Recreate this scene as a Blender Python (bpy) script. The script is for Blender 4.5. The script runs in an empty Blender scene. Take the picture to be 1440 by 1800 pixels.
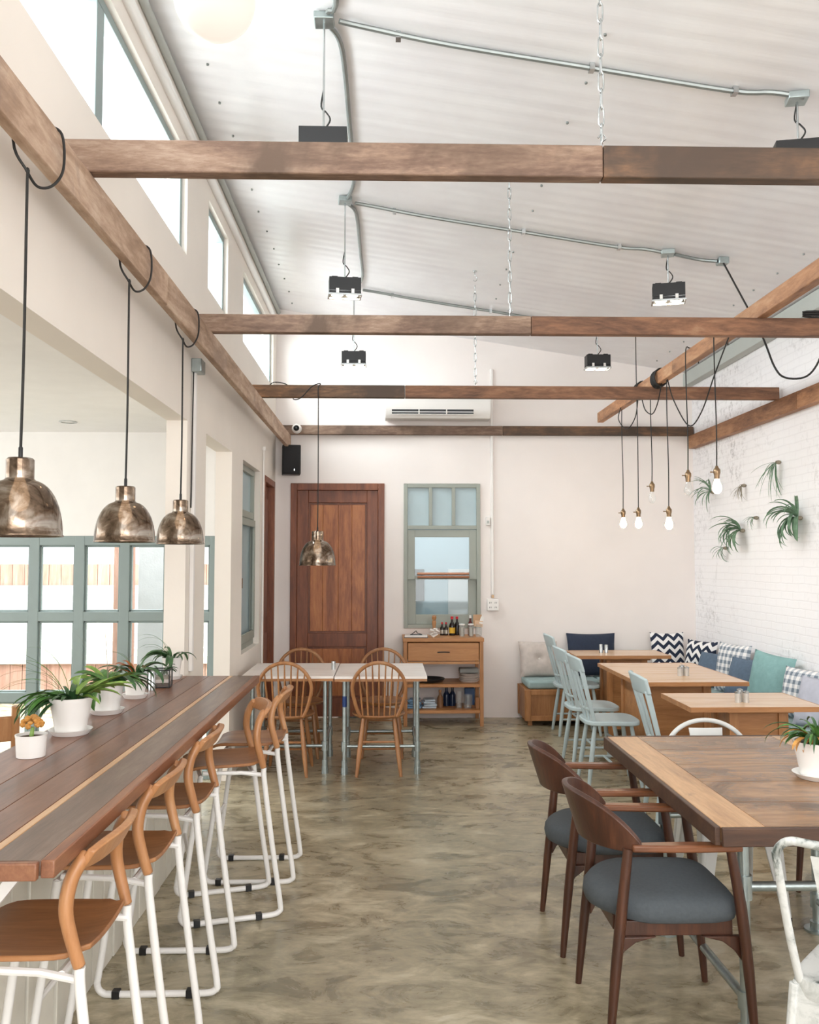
import bpy, bmesh, math, random
from mathutils import Vector, Matrix, Euler
PI = math.pi
random.seed(7)
S = bpy.context.scene
C = S.collection

# ---------------------------------------------------------------- camera
FPX = 1550.0
cam_d = bpy.data.cameras.new('camera')
cam = bpy.data.objects.new('camera', cam_d)
C.objects.link(cam)
cam.location = (0, 0, 1.6)
cam.rotation_euler = (PI/2 + math.atan(86/FPX), 0, -math.atan(40/FPX))
cam_d.sensor_fit = 'HORIZONTAL'
cam_d.sensor_width = 36
cam_d.lens = 36*FPX/1440
cam_d.clip_start = .05
S.camera = cam

# ---------------------------------------------------------------- light
S.view_settings.view_transform = 'Standard'
S.view_settings.look = 'None'
S.view_settings.gamma = 1
S.view_settings.exposure = 0.97
w = bpy.data.worlds.new('sky'); S.world = w
w.use_nodes = True
bg = w.node_tree.nodes['Background']
bg.inputs[0].default_value = (.93, .97, 1, 1)
bg.inputs[1].default_value = 1.6

def area(name, loc, rot, sx, sy, power, col=(1, 1, 1)):
    l = bpy.data.lights.new(name, 'AREA'); l.shape = 'RECTANGLE'
    l.size = sx; l.size_y = sy; l.energy = power; l.color = col
    o = bpy.data.objects.new(name, l); C.objects.link(o)
    o.location = loc; o.rotation_euler = rot
    return o
# clerestory daylight, plus added fill lamps behind the camera and inside the annex
area('clerestory_daylight', (-2.0, 4.4, 4.0), (0, -math.radians(84), 0), 1.3, 9.5, 330, (.95, .98, 1))
area('front_fill', (1.0, -2.6, 2.1), (math.radians(90), 0, 0), 4.0, 2.9, 85, (1, .985, .96))  # added fill lamp inside the unseen front end of the room
area('annex_fill', (-5.3, 3.5, 1.5), (0, -math.radians(90), 0), 2.2, 4.5, 42, (1, .98, .95))  # added fill lamp standing inside the annex, out of view
area('yard_daylight', (-2.5, 8.6, 5.0), (0, 0, 0), 4, 3, 500, (1, 1, 1))

# ---------------------------------------------------------------- helpers
def lin(c):
    return tuple((v/12.92 if v <= .04045 else ((v+.055)/1.055)**2.4) for v in c)
def hexc(h):
    return lin(tuple(int(h[i:i+2], 16)/255 for i in (0, 2, 4)))

class MB:
    def __init__(s):
        s.bm = bmesh.new(); s.mi = 0
    def _f(s, vs):
        try:
            f = s.bm.faces.new(vs); f.material_index = s.mi; return f
        except ValueError:
            return None
    def box(s, x0, x1, y0, y1, z0, z1, M=None):
        P = [Vector((x, y, z)) for x in (x0, x1) for y in (y0, y1) for z in (z0, z1)]
        if M is not None: P = [M @ p for p in P]
        v = [s.bm.verts.new(p) for p in P]
        for q in ((0, 1, 3, 2), (4, 6, 7, 5), (0, 4, 5, 1), (2, 3, 7, 6), (0, 2, 6, 4), (1, 5, 7, 3)):
            s._f([v[i] for i in q])
        return s
    def obox(s, c, size, rot=(0, 0, 0)):
        M = Matrix.Translation(c) @ Euler(rot).to_matrix().to_4x4()
        a, b, d = [k/2 for k in size]
        return s.box(-a, a, -b, b, -d, d, M)
    def bar(s, p, q, w, h=None, up=(0, 0, 1), w2=None, h2=None):
        # rectangular tapered bar between two points
        h = h or w; w2 = w2 or w; h2 = h2 or h
        p = Vector(p); q = Vector(q); d = (q-p).normalized(); up = Vector(up)
        if abs(d.dot(up)) > .98: up = Vector((0, 1, 0))
        a = d.cross(up).normalized(); b = a.cross(d).normalized()
        r = []
        for P, ww, hh in ((p, w, h), (q, w2, h2)):
            r.append([s.bm.verts.new(P + a*ww/2*i + b*hh/2*j) for i, j in ((-1, -1), (1, -1), (1, 1), (-1, 1))])
        s._f(r[0][::-1]); s._f(r[1])
        for k in range(4): s._f([r[0][k], r[0][(k+1) % 4], r[1][(k+1) % 4], r[1][k]])
        return s
    def tube(s, pts, r, n=10, closed=False, smooth=0, sy=1.0):
        pts = [Vector(p) for p in pts]
        rs = list(r) if isinstance(r, (list, tuple)) else [r]*len(pts)
        if smooth:
            N = len(pts); np_, nr = [], []
            rng = range(N if closed else N-1)
            for i in rng:
                g = (lambda k: pts[k % N]) if closed else (lambda k: pts[min(max(k, 0), N-1)])
                p0, p1, p2, p3 = g(i-1), g(i), g(i+1), g(i+2)
                ra, rb = rs[i], rs[(i+1) % N]
                for j in range(smooth):
                    t = j/smooth
                    np_.append(.5*((2*p1)+(p2-p0)*t+(2*p0-5*p1+4*p2-p3)*t*t+(3*p1-p0-3*p2+p3)*t**3))
                    nr.append(ra+(rb-ra)*t)
            if not closed: np_.append(pts[-1]); nr.append(rs[-1])
            pts, rs = np_, nr
        N = len(pts); rings = []; prev = None
        for i, p in enumerate(pts):
            if closed: t = (pts[(i+1) % N]-pts[i-1])
            else: t = pts[min(i+1, N-1)]-pts[max(i-1, 0)]
            if t.length < 1e-9: t = Vector((0, 0, 1))
            t.normalize()
            if prev is None:
                a = t.orthogonal().normalized()
                if abs(t.z) < .9: a = t.cross(Vector((0, 0, 1))).normalized()
            else:
                a = prev - t*prev.dot(t)
                a = a.normalized() if a.length > 1e-6 else t.orthogonal().normalized()
            prev = a; b = t.cross(a)
            rings.append([s.bm.verts.new(p + (a*math.cos(2*PI*k/n) + b*sy*math.sin(2*PI*k/n))*rs[i]) for k in range(n)])
        for i in range(N if closed else N-1):
            A, B = rings[i], rings[(i+1) % N]
            for k in range(n): s._f([A[k], A[(k+1) % n], B[(k+1) % n], B[k]])
        if not closed:
            s._f(rings[0][::-1]); s._f(rings[-1])
        return s
    def lathe(s, prof, c=(0, 0, 0), n=28, M=None):
        c = Vector(c); rings = []
        for r, z in prof:
            ps = [Vector((0, 0, z))] if r < 1e-5 else [Vector((r*math.cos(2*PI*k/n), r*math.sin(2*PI*k/n), z)) for k in range(n)]
            if M is not None: ps = [M @ p for p in ps]
            rings.append([s.bm.verts.new(p+c) for p in ps])
        for A, B in zip(rings, rings[1:]):
            if len(A) == 1 and len(B) == 1: continue
            for k in range(n):
                if len(A) == 1: s._f([A[0], B[(k+1) % n], B[k]])
                elif len(B) == 1: s._f([A[k], A[(k+1) % n], B[0]])
                else: s._f([A[k], A[(k+1) % n], B[(k+1) % n], B[k]])
        return s
    def disc(s, c, r, h, n=24):
        return s.lathe([(0, 0), (r, 0), (r, h), (0, h)], c, n)
    def grid(s, fn, nu, nv, closed_u=False):
        V = [[s.bm.verts.new(fn(i/nu, j/nv)) for j in range(nv+1)] for i in range(nu if closed_u else nu+1)]
        for i in range(nu):
            A = V[i]; B = V[(i+1) % len(V)]
            for j in range(nv): s._f([A[j], B[j], B[j+1], A[j+1]])
        return s
    def slab(s, fn, nu, nv, th):
        # closed shell: surface fn(u,v)->(point, normal) with thickness
        top = [[fn(i/nu, j/nv) for j in range(nv+1)] for i in range(nu+1)]
        A = [[s.bm.verts.new(p[0]+p[1]*th/2) for p in r] for r in top]
        B = [[s.bm.verts.new(p[0]-p[1]*th/2) for p in r] for r in top]
        for i in range(nu):
            for j in range(nv):
                s._f([A[i][j], A[i+1][j], A[i+1][j+1], A[i][j+1]])
                s._f([B[i][j], B[i][j+1], B[i+1][j+1], B[i+1][j]])
        for i in range(nu):
            s._f([A[i][0], B[i][0], B[i+1][0], A[i+1][0]]); s._f([A[i][nv], A[i+1][nv], B[i+1][nv], B[i][nv]])
        for j in range(nv):
            s._f([A[0][j], A[0][j+1], B[0][j+1], B[0][j]]); s._f([A[nu][j], B[nu][j], B[nu][j+1], A[nu][j+1]])
        return s
    def prism(s, poly, z0, z1, M=None):
        a = [Vector((x, y, z0)) for x, y in poly]; b = [Vector((x, y, z1)) for x, y in poly]
        if M is not None: a = [M @ p for p in a]; b = [M @ p for p in b]
        a = [s.bm.verts.new(p) for p in a]; b = [s.bm.verts.new(p) for p in b]
        s._f(a[::-1]); s._f(b)
        for k in range(len(a)): s._f([a[k], a[(k+1) % len(a)], b[(k+1) % len(a)], b[k]])
        return s
    def strap(s, base, az, length, width, rise, droop, n=8, twist=0, fold=.25):
        # curved leaf: starts up, arcs over
        base = Vector(base); d = Vector((math.cos(az), math.sin(az), 0)); side = Vector((-d.y, d.x, 0))
        prev = None; p = base.copy(); ang = rise
        for i in range(n+1):
            t = i/n
            w_ = width*(.55+.9*t)*(1-t)**.55 if t > .15 else width*(.35+1.4*t)
            if i == n: w_ = width*.02
            nrm = Vector((0, 0, 1))*math.cos(ang) - d*math.sin(ang)
            sd = (side*math.cos(twist*t) + nrm*math.sin(twist*t))
            row = [s.bm.verts.new(p - sd*w_/2 + nrm*w_*fold), s.bm.verts.new(p), s.bm.verts.new(p + sd*w_/2 + nrm*w_*fold)]
            if prev:
                s._f([prev[0], prev[1], row[1], row[0]]); s._f([prev[1], prev[2], row[2], row[1]])
            prev = row
            p = p + (d*math.cos(ang)+Vector((0, 0, 1))*math.sin(ang))*length/n
            ang -= droop/n
        return s
    def build(s, name, mat, parent=None, loc=(0, 0, 0), rot=(0, 0, 0), bevel=0, angle=38, solid=0):
        bmesh.ops.recalc_face_normals(s.bm, faces=s.bm.faces)
        me = bpy.data.meshes.new(name); s.bm.to_mesh(me); s.bm.free()
        for m in (mat if isinstance(mat, (list, tuple)) else [mat]): me.materials.append(m)
        for p in me.polygons: p.use_smooth = True
        me.set_sharp_from_angle(angle=math.radians(angle))
        o = bpy.data.objects.new(name, me); C.objects.link(o)
        o.location = loc; o.rotation_euler = rot
        if parent is not None: o.parent = parent
        if solid:
            md = o.modifiers.new('solid', 'SOLIDIFY'); md.thickness = solid; md.offset = 0
        if bevel:
            md = o.modifiers.new('bevel', 'BEVEL'); md.width = bevel; md.segments = 2
            md.limit_method = 'ANGLE'; md.angle_limit = math.radians(40)
        return o

def thing(name, label, cat, loc=(0, 0, 0), rotz=0, group=None):
    o = bpy.data.objects.new(name, None); C.objects.link(o)
    o.empty_display_size = .1
    o.location = loc; o.rotation_euler = (0, 0, rotz)
    return tag(o, label, cat, group)
def tag(o, label, cat, group=None):
    o['label'] = label; o['category'] = cat
    if group: o['group'] = group
    return o
def struct(o, label=None):
    o['kind'] = 'structure'
    if label: o['label'] = label
    return o
def dup(root, loc, rotz=0, label=None, group=None):
    r = root.copy(); C.objects.link(r); r.location = loc; r.rotation_euler = (0, 0, rotz)
    if label: r['label'] = label
    if group: r['group'] = group
    for ch in list(root.children):
        c = ch.copy(); C.objects.link(c); c.parent = r
        for g in list(ch.children):
            d = g.copy(); C.objects.link(d); d.parent = c
    return r

# ---------------------------------------------------------------- materials
def newmat(name):
    m = bpy.data.materials.new(name); m.use_nodes = True
    nt = m.node_tree; b = nt.nodes['Principled BSDF']
    return m, nt, b
def N(nt, t, **k):
    n = nt.nodes.new(t)
    for a, v in k.items(): setattr(n, a, v)
    return n
def coords(nt, scale=(1, 1, 1), rot=(0, 0, 0)):
    tc = N(nt, 'ShaderNodeTexCoord'); mp = N(nt, 'ShaderNodeMapping')
    mp.inputs['Scale'].default_value = scale; mp.inputs['Rotation'].default_value = rot
    nt.links.new(tc.outputs['Object'], mp.inputs['Vector'])
    return mp.outputs['Vector']
def noise(nt, vec, scale, detail=4, rough=.55, dist=0):
    n = N(nt, 'ShaderNodeTexNoise'); n.inputs['Scale'].default_value = scale
    n.inputs['Detail'].default_value = detail; n.inputs['Roughness'].default_value = rough
    n.inputs['Distortion'].default_value = dist
    nt.links.new(vec, n.inputs['Vector']); return n.outputs['Fac']
def ramp(nt, fac, stops):
    r = N(nt, 'ShaderNodeValToRGB'); e = r.color_ramp.elements
    e[0].position = stops[0][0]; e[0].color = (*stops[0][1], 1)
    e[1].position = stops[-1][0]; e[1].color = (*stops[-1][1], 1)
    for p, c in stops[1:-1]:
        x = e.new(p); x.color = (*c, 1)
    nt.links.new(fac, r.inputs['Fac']); return r.outputs['Color']
def mixc(nt, fac, a, b, mode='MIX'):
    m = N(nt, 'ShaderNodeMix', data_type='RGBA', blend_type=mode)
    for k, v in ((0, fac), (6, a), (7, b)):
        if hasattr(v, 'node'): nt.links.new(v, m.inputs[k])
        elif k == 0: m.inputs[0].default_value = v
        else: m.inputs[k].default_value = (*v, 1)
    return m.outputs[2]
def math_(nt, op, a, b=0.0, c=0.0):
    m = N(nt, 'ShaderNodeMath', operation=op)
    for i, v in enumerate((a, b, c)):
        if hasattr(v, 'node'): nt.links.new(v, m.inputs[i])
        else: m.inputs[i].default_value = v
    return m.outputs[0]
def bump(nt, b, h, strength=.2, dist=.01):
    n = N(nt, 'ShaderNodeBump'); n.inputs['Strength'].default_value = strength; n.inputs['Distance'].default_value = dist
    nt.links.new(h, n.inputs['Height']); nt.links.new(n.outputs['Normal'], b.inputs['Normal'])

def plain(name, col, rough=.5, metal=0, var=.06, bs=0, vscale=6, coat=0):
    m, nt, b = newmat(name)
    v = coords(nt); nz = noise(nt, v, vscale, 3)
    c2 = tuple(k*(1-var) for k in col); c1 = tuple(min(1, k*(1+var)) for k in col)
    nt.links.new(ramp(nt, nz, [(.3, c2), (.7, c1)]), b.inputs['Base Color'])
    b.inputs['Roughness'].default_value = rough; b.inputs['Metallic'].default_value = metal
    b.inputs['Coat Weight'].default_value = coat
    if bs: bump(nt, b, noise(nt, v, 60, 3), bs, .005)
    return m
def emit(name, col, strength):
    m, nt, b = newmat(name)
    b.inputs['Base Color'].default_value = (*col, 1)
    b.inputs['Emission Color'].default_value = (*col, 1); b.inputs['Emission Strength'].default_value = strength
    return m
def wood(name, stops, axis='X', rough=.45, fine=9.0, large=1.6, stain=None, rnd=.15, bs=.15, stretch=9, sat=.98):
    m, nt, b = newmat(name)
    sc = {'X': (1, stretch, stretch), 'Y': (stretch, 1, stretch), 'Z': (stretch, stretch, 1)}[axis]
    v = coords(nt, sc)
    oi = N(nt, 'ShaderNodeObjectInfo')
    add = N(nt, 'ShaderNodeVectorMath', operation='ADD'); nt.links.new(v, add.inputs[0])
    cm = N(nt, 'ShaderNodeCombineXYZ')
    for k in range(3): nt.links.new(math_(nt, 'MULTIPLY', oi.outputs['Random'], 17.0+9*k), cm.inputs[k])
    nt.links.new(cm.outputs[0], add.inputs[1]); v = add.outputs[0]
    n1 = noise(nt, v, large, 5, .6, 1.2); n2 = noise(nt, v, fine, 6, .7, .3)
    f = math_(nt, 'ADD', math_(nt, 'MULTIPLY', n1, .62), math_(nt, 'MULTIPLY', n2, .38))
    col = ramp(nt, f, stops)
    if stain:
        v2 = coords(nt, (1, 1, 1)); s_ = noise(nt, v2, stain[1], 5, .65, .6)
        k = ramp(nt, s_, [(stain[2], (0, 0, 0)), (stain[3], (1, 1, 1))])
        col = mixc(nt, k, col, stain[0])
    hs = N(nt, 'ShaderNodeHueSaturation'); nt.links.new(col, hs.inputs['Color'])
    nt.links.new(math_(nt, 'MULTIPLY_ADD', oi.outputs['Random'], 2*rnd, 1-rnd), hs.inputs['Value'])
    hs.inputs['Saturation'].default_value = sat
    nt.links.new(hs.outputs[0], b.inputs['Base Color'])
    b.inputs['Roughness'].default_value = rough
    if bs: bump(nt, b, n2, bs, .004)
    return m

# walls and floor
m_wall = plain('warm_white_plaster', hexc('F3EBE7'), .85, var=.03, bs=.06, vscale=1.5)
m_wallL = plain('cream_plaster', hexc('EDE5DC'), .85, var=.03, bs=.06, vscale=1.5)
m_white = plain('white_paint', hexc('F1EFEC'), .5, var=.02)
m_annexceil = plain('annex_ceiling_paint', hexc('F4F2F1'), .8, var=.02)

m_floor, nt, b = newmat('polished_concrete')
v = coords(nt, (1, 1, 1))
big = noise(nt, v, .9, 6, .6, .8); mid = noise(nt, coords(nt, (1, 1.7, 1), (0, 0, .3)), 3.4, 8, .66, .9); fin = noise(nt, coords(nt, (1, 2.2, 1), (0, 0, -.2)), 11, 6, .7, .8)
wv = N(nt, 'ShaderNodeTexVoronoi'); wv.inputs['Scale'].default_value = 1.1
f = math_(nt, 'ADD', math_(nt, 'ADD', math_(nt, 'MULTIPLY', big, .28), math_(nt, 'MULTIPLY', mid, .5)), math_(nt, 'MULTIPLY', fin, .22))
col = ramp(nt, f, [(.35, hexc('665E4B')), (.45, hexc('8A7F67')), (.51, hexc('A99D82')), (.57, hexc('C6BA9F')), (.67, hexc('DED6C3'))])
col2 = mixc(nt, ramp(nt, noise(nt, v, .55, 3, .5, .4), [(.45, (0, 0, 0)), (.65, (1, 1, 1))]), col, mixc(nt, .35, col, hexc('7F8272')))
nt.links.new(col2, b.inputs['Base Color'])
nt.links.new(ramp(nt, mid, [(.3, (.2,)*3), (.7, (.42,)*3)]), b.inputs['Roughness'])
b.inputs['Specular IOR Level'].default_value = .5
bump(nt, b, f, .12, .01)

m_ceil, nt, b = newmat('white_metal_roof_sheet')
v = coords(nt)
nt.links.new(ramp(nt, noise(nt, v, 2.2, 4), [(.3, hexc('E9E6E8')), (.7, hexc('F4F3F4'))]), b.inputs['Base Color'])
b.inputs['Roughness'].default_value = .3
b.inputs['Specular IOR Level'].default_value = .6
bump(nt, b, noise(nt, coords(nt, (1, 14, 1)), 3, 3), .25, .004)

# white painted brick, bricks laid along the wall (Y) and up (Z)
m_brick, nt, b = newmat('white_painted_brick')
tc = N(nt, 'ShaderNodeTexCoord'); sp = N(nt, 'ShaderNodeSeparateXYZ'); cb = N(nt, 'ShaderNodeCombineXYZ')
nt.links.new(tc.outputs['Object'], sp.inputs[0]); nt.links.new(sp.outputs[1], cb.inputs[0]); nt.links.new(sp.outputs[2], cb.inputs[1])
br = N(nt, 'ShaderNodeTexBrick'); br.inputs['Scale'].default_value = 1
br.inputs['Brick Width'].default_value = .2; br.inputs['Row Height'].default_value = .065
br.inputs['Mortar Size'].default_value = .006; br.inputs['Mortar Smooth'].default_value = .4
wob = N(nt, 'ShaderNodeVectorMath', operation='ADD'); nzc = N(nt, 'ShaderNodeTexNoise'); nzc.inputs['Scale'].default_value = 6
scl = N(nt, 'ShaderNodeVectorMath', operation='SCALE'); scl.inputs['Scale'].default_value = .02
nt.links.new(cb.outputs[0], nzc.inputs['Vector']); nt.links.new(nzc.outputs['Color'], scl.inputs[0])
nt.links.new(cb.outputs[0], wob.inputs[0]); nt.links.new(scl.outputs[0], wob.inputs[1])
nt.links.new(wob.outputs[0], br.inputs['Vector'])
wear = ramp(nt, noise(nt, tc.outputs['Object'], 1.1, 5, .6, .5), [(.47, (0, 0, 0)), (.68, (1, 1, 1))])
chip = ramp(nt, noise(nt, tc.outputs['Object'], 22, 4, .7), [(.5, (0, 0, 0)), (.62, (1, 1, 1))])
wm = math_(nt, 'MULTIPLY', math_(nt, 'MULTIPLY', wear, chip), .55)
col = mixc(nt, math_(nt, 'MULTIPLY', br.outputs['Fac'], .10), hexc('F8F6F8'), hexc('B9B4B4'))
col = mixc(nt, wm, col, hexc('8F8A8A'))
nt.links.new(col, b.inputs['Base Color']); b.inputs['Roughness'].default_value = .75
hh = math_(nt, 'SUBTRACT', math_(nt, 'MULTIPLY', noise(nt, tc.outputs['Object'], 18, 5, .6), .6), br.outputs['Fac'])
bump(nt, b, hh, .3, .006)

# woods
m_beam = wood('reclaimed_beam', [(.3, hexc('4F3A2C')), (.45, hexc('705443')), (.55, hexc('8B6E59')), (.72, hexc('B39A85'))], 'X', .7, 14, 1.2, (hexc('5B4535'), 2.2, .52, .7), sat=.9, stretch=5)
m_beam_dark = wood('dark_stained_beam', [(.32, hexc('3A2B20')), (.45, hexc('5C4431')), (.55, hexc('7A5638')), (.68, hexc('B07A48'))], 'X', .65, 8, 1.0, (hexc('4A382B'), 1.5, .5, .62), sat=.9, stretch=5)
m_beam_red = wood('brown_red_beam', [(.32, hexc('4A2F20')), (.45, hexc('70492F')), (.55, hexc('8B5C3B')), (.68, hexc('A77F5C'))], 'X', .65, 9, 1.4, sat=.9, stretch=5)
m_beam_y = wood('pale_reclaimed_beam', [(.32, hexc('7E614A')), (.45, hexc('9C7D64')), (.55, hexc('B3957C')), (.68, hexc('CAB29C'))], 'Y', .75, 9, 1.4, (hexc('8A7060'), 3, .55, .72), sat=.9, stretch=5)
m_beam_y2 = wood('orange_brown_beam', [(.32, hexc('6A4126')), (.45, hexc('96633C')), (.55, hexc('B37B4D')), (.68, hexc('C6966A'))], 'Y', .6, 9, 1.4, sat=.9, stretch=5)
m_bar = [wood('bar_plank_%d' % i, st, 'Y', .33, 8, 1.3, rnd=.02) for i, st in enumerate([
    [(.3, hexc('4D3B31')), (.5, hexc('705748')), (.7, hexc('8C7766'))],
    [(.3, hexc('B08055')), (.5, hexc('CFA376')), (.7, hexc('E0BC92'))],
    [(.3, hexc('583929')), (.5, hexc('7B523C')), (.7, hexc('966A50'))],
    [(.3, hexc('4E3326')), (.5, hexc('6F4A38')), (.7, hexc('8A604A'))],
    [(.3, hexc('5E3D2C')), (.5, hexc('80543E')), (.7, hexc('9A6C52'))]])]
m_barf = wood('bar_edge', [(.3, hexc('5F3A27')), (.5, hexc('86583F')), (.7, hexc('A0714F'))], 'Y', .4, 8, 1.3)
m_ply = wood('orange_plywood', [(.3, hexc('84522C')), (.5, hexc('A0683A')), (.7, hexc('B98350'))], 'X', .38, 7, 1.2, rnd=.05, sat=.95)
m_post = wood('orange_beech', [(.3, hexc('9C6538')), (.5, hexc('B57C4A')), (.7, hexc('C69564'))], 'Z', .35, 7, 1.2, rnd=.05, sat=.95)
m_wind = wood('windsor_wood', [(.3, hexc('865630')), (.5, hexc('A06C40')), (.7, hexc('B78656'))], 'Z', .35, 7, 1.2, rnd=.08)
m_walnut = wood('walnut', [(.3, hexc('2E1A12')), (.5, hexc('48291B')), (.7, hexc('653C27'))], 'Z', .35, 7, 1.2, rnd=.05)
m_walnutx = wood('walnut_arm', [(.3, hexc('52301E')), (.5, hexc('7A4A2E')), (.7, hexc('95623F'))], 'X', .28, 7, 1.2, rnd=.05)
m_mahog = wood('mahogany_door', [(.3, hexc('5A2C1A')), (.5, hexc('7E4427')), (.7, hexc('9C5C36'))], 'Z', .4, 6, .9, rnd=.05, stretch=7)
m_mahogL = wood('mahogany_panel', [(.3, hexc('6E3A20')), (.45, hexc('935229')), (.55, hexc('B26B38')), (.7, hexc('C98648'))], 'Z', .4, 6, .6, rnd=.05, stretch=6)
m_oak = wood('console_oak', [(.3, hexc('9A6234')), (.5, hexc('B97E48')), (.7, hexc('CB945C'))], 'X', .45, 8, 1.2, rnd=.05)
m_oakt = wood('bistro_table_top', [(.3, hexc('C59A73')), (.5, hexc('D5AE88')), (.7, hexc('E0C09D'))], 'X', .22, 8, 1.0, rnd=.04)
m_oake = wood('bistro_table_edge', [(.3, hexc('8B5A32')), (.5, hexc('A87344')), (.7, hexc('BD8856'))], 'X', .4, 8, 1.0, rnd=.04)
m_oakp = wood('bistro_pedestal', [(.3, hexc('8F5C32')), (.5, hexc('AD7645')), (.7, hexc('C18C5A'))], 'Z', .5, 8, 1.0, rnd=.08)
m_big = wood('big_table_boards', [(.3, hexc('5F4028')), (.45, hexc('7D5A3A')), (.55, hexc('936C48')), (.7, hexc('B08862'))], 'X', .26, 8, .9, (hexc('503725'), 2.4, .5, .68))
m_bige = wood('big_table_end_board', [(.3, hexc('8A6340')), (.45, hexc('A67D56')), (.55, hexc('B88F66')), (.7, hexc('CBA67E'))], 'Y', .32, 8, 1.1, (hexc('6B4A30'), 5, .64, .74))
m_bigd = wood('big_table_edge', [(.3, hexc('35231A')), (.5, hexc('4B3326')), (.7, hexc('634634'))], 'X', .45, 8, 1.1)
m_wtop = wood('whitewashed_planks', [(.3, hexc('E6DCD5')), (.5, hexc('F1E9E4')), (.7, hexc('F7F2EE'))], 'X', .4, 8, 1.3, rnd=.03)

# paints and metals
m_tubew = plain('white_powder_coat', hexc('EDEBE8'), .35, var=.01)
m_black = plain('black_plastic', (.012, .012, .013), .45)
m_blackm = plain('black_metal', (.03, .032, .034), .4, .3)
m_cord = plain('black_cord', (.012, .011, .01), .6)
m_galv = plain('galvanised_pipe', hexc('A9B4B4'), .32, .75, var=.14, vscale=25)
m_conduit = plain('conduit_grey', hexc('8F9492'), .4, .6, var=.1)
m_steel = plain('steel', hexc('BFC3C4'), .25, 1, var=.05)
m_brass = plain('antique_brass', hexc('8E765C'), .32, .9, var=.12, vscale=40)
m_sage = plain('sage_green_paint', hexc('8E9C9B'), .5, var=.03)
m_sageg = plain('grey_green_paint', hexc('9FA49B'), .5, var=.03)
m_blue = plain('pale_blue_paint', hexc('B6C5C8'), .4, var=.03)
m_ceram = plain('white_ceramic', hexc('EFECE8'), .35, var=.03)
m_fabric = plain('grey_blue_upholstery', hexc('4E5459'), .9, var=.08, vscale=80, bs=.3)
m_seaf = plain('seafoam_fabric', hexc('9DB3B3'), .9, var=.06, vscale=20, bs=.3)
m_soil = plain('potting_soil', hexc('4A3527'), .95, var=.3, vscale=60, bs=.5)
m_offw = plain('off_white_plastic', hexc('EEEAE6'), .4, var=.01)
m_greyband = plain('grey_roof_trim', hexc('B9BDB8'), .6, var=.03)
m_conc = plain('yard_concrete', hexc('A9A8AA'), .85, var=.08, bs=.2)
m_leaf = plain('green_leaf', hexc('4E7A3A'), .45, var=.3, vscale=30)
m_leafl = plain('light_green_leaf', hexc('7FA04C'), .45, var=.25, vscale=30)
m_leafd = plain('dark_green_leaf', hexc('3A5E38'), .4, var=.3, vscale=30)
m_airleaf = plain('air_plant_leaf', hexc('6C8A6F'), .7, var=.25, vscale=30)
m_airdry = plain('dry_air_plant_leaf', hexc('8F8574'), .8, var=.25, vscale=30)
m_orange = plain('orange_flower', hexc('C8904A'), .6, var=.2, vscale=60, bs=.6)

def glass(name, tint=(.95, .98, .98), refl=1.0, opac=0.0, ocol=(.8, .8, .8)):
    m, nt, b = newmat(name)
    nt.nodes.remove(b)
    out = nt.nodes['Material Output']
    tr = N(nt, 'ShaderNodeBsdfTransparent'); tr.inputs[0].default_value = (*tint, 1)
    gl = N(nt, 'ShaderNodeBsdfGlossy'); gl.inputs['Roughness'].default_value = .03
    lw_ = N(nt, 'ShaderNodeLayerWeight'); fr = N(nt, 'ShaderNodeMath', operation='MULTIPLY_ADD')
    nt.links.new(math_(nt, 'POWER', lw_.outputs['Facing'], 5.0), fr.inputs[0]); fr.inputs[1].default_value = .5; fr.inputs[2].default_value = .035
    mx = N(nt, 'ShaderNodeMixShader')
    nt.links.new(math_(nt, 'MULTIPLY', fr.outputs[0], refl), mx.inputs[0])
    nt.links.new(tr.outputs[0], mx.inputs[1]); nt.links.new(gl.outputs[0], mx.inputs[2])
    last = mx
    if opac:
        df = N(nt, 'ShaderNodeBsdfDiffuse'); df.inputs[0].default_value = (*ocol, 1)
        m2 = N(nt, 'ShaderNodeMixShader'); m2.inputs[0].default_value = opac
        nt.links.new(mx.outputs[0], m2.inputs[1]); nt.links.new(df.outputs[0], m2.inputs[2]); last = m2
    nt.links.new(last.outputs[0], out.inputs[0])
    return m
m_glass = glass('window_glass')
m_clear = glass('clear_glass', (.97, .98, .98), 2.0, .08, (.9, .9, .9))
m_frost = plain('frosted_blue_pane', hexc('A9BDC3'), .35, var=.03)
m_bulbon = emit('lit_bulb', (1, .78, .5), 22)
m_spot = emit('lit_spot_lamp', (1, .85, .65), 14)
m_globe = emit('lit_globe', (1, .865, .755), .45); m_globe.node_tree.nodes['Principled BSDF'].inputs['Base Color'].default_value = (.22, .2, .18, 1)

# smoky mercury glass for the pendants
m_merc, nt, b = newmat('smoked_mercury_glass')
v = coords(nt); k = noise(nt, v, 14, 5, .65, .6)
nt.links.new(ramp(nt, k, [(.35, hexc('4E3E32')), (.5, hexc('857260')), (.65, hexc('B8B0A6'))]), b.inputs['Base Color'])
b.inputs['Metallic'].default_value = .85; b.inputs['Roughness'].default_value = .14
b.inputs['Alpha'].default_value = .8

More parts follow.
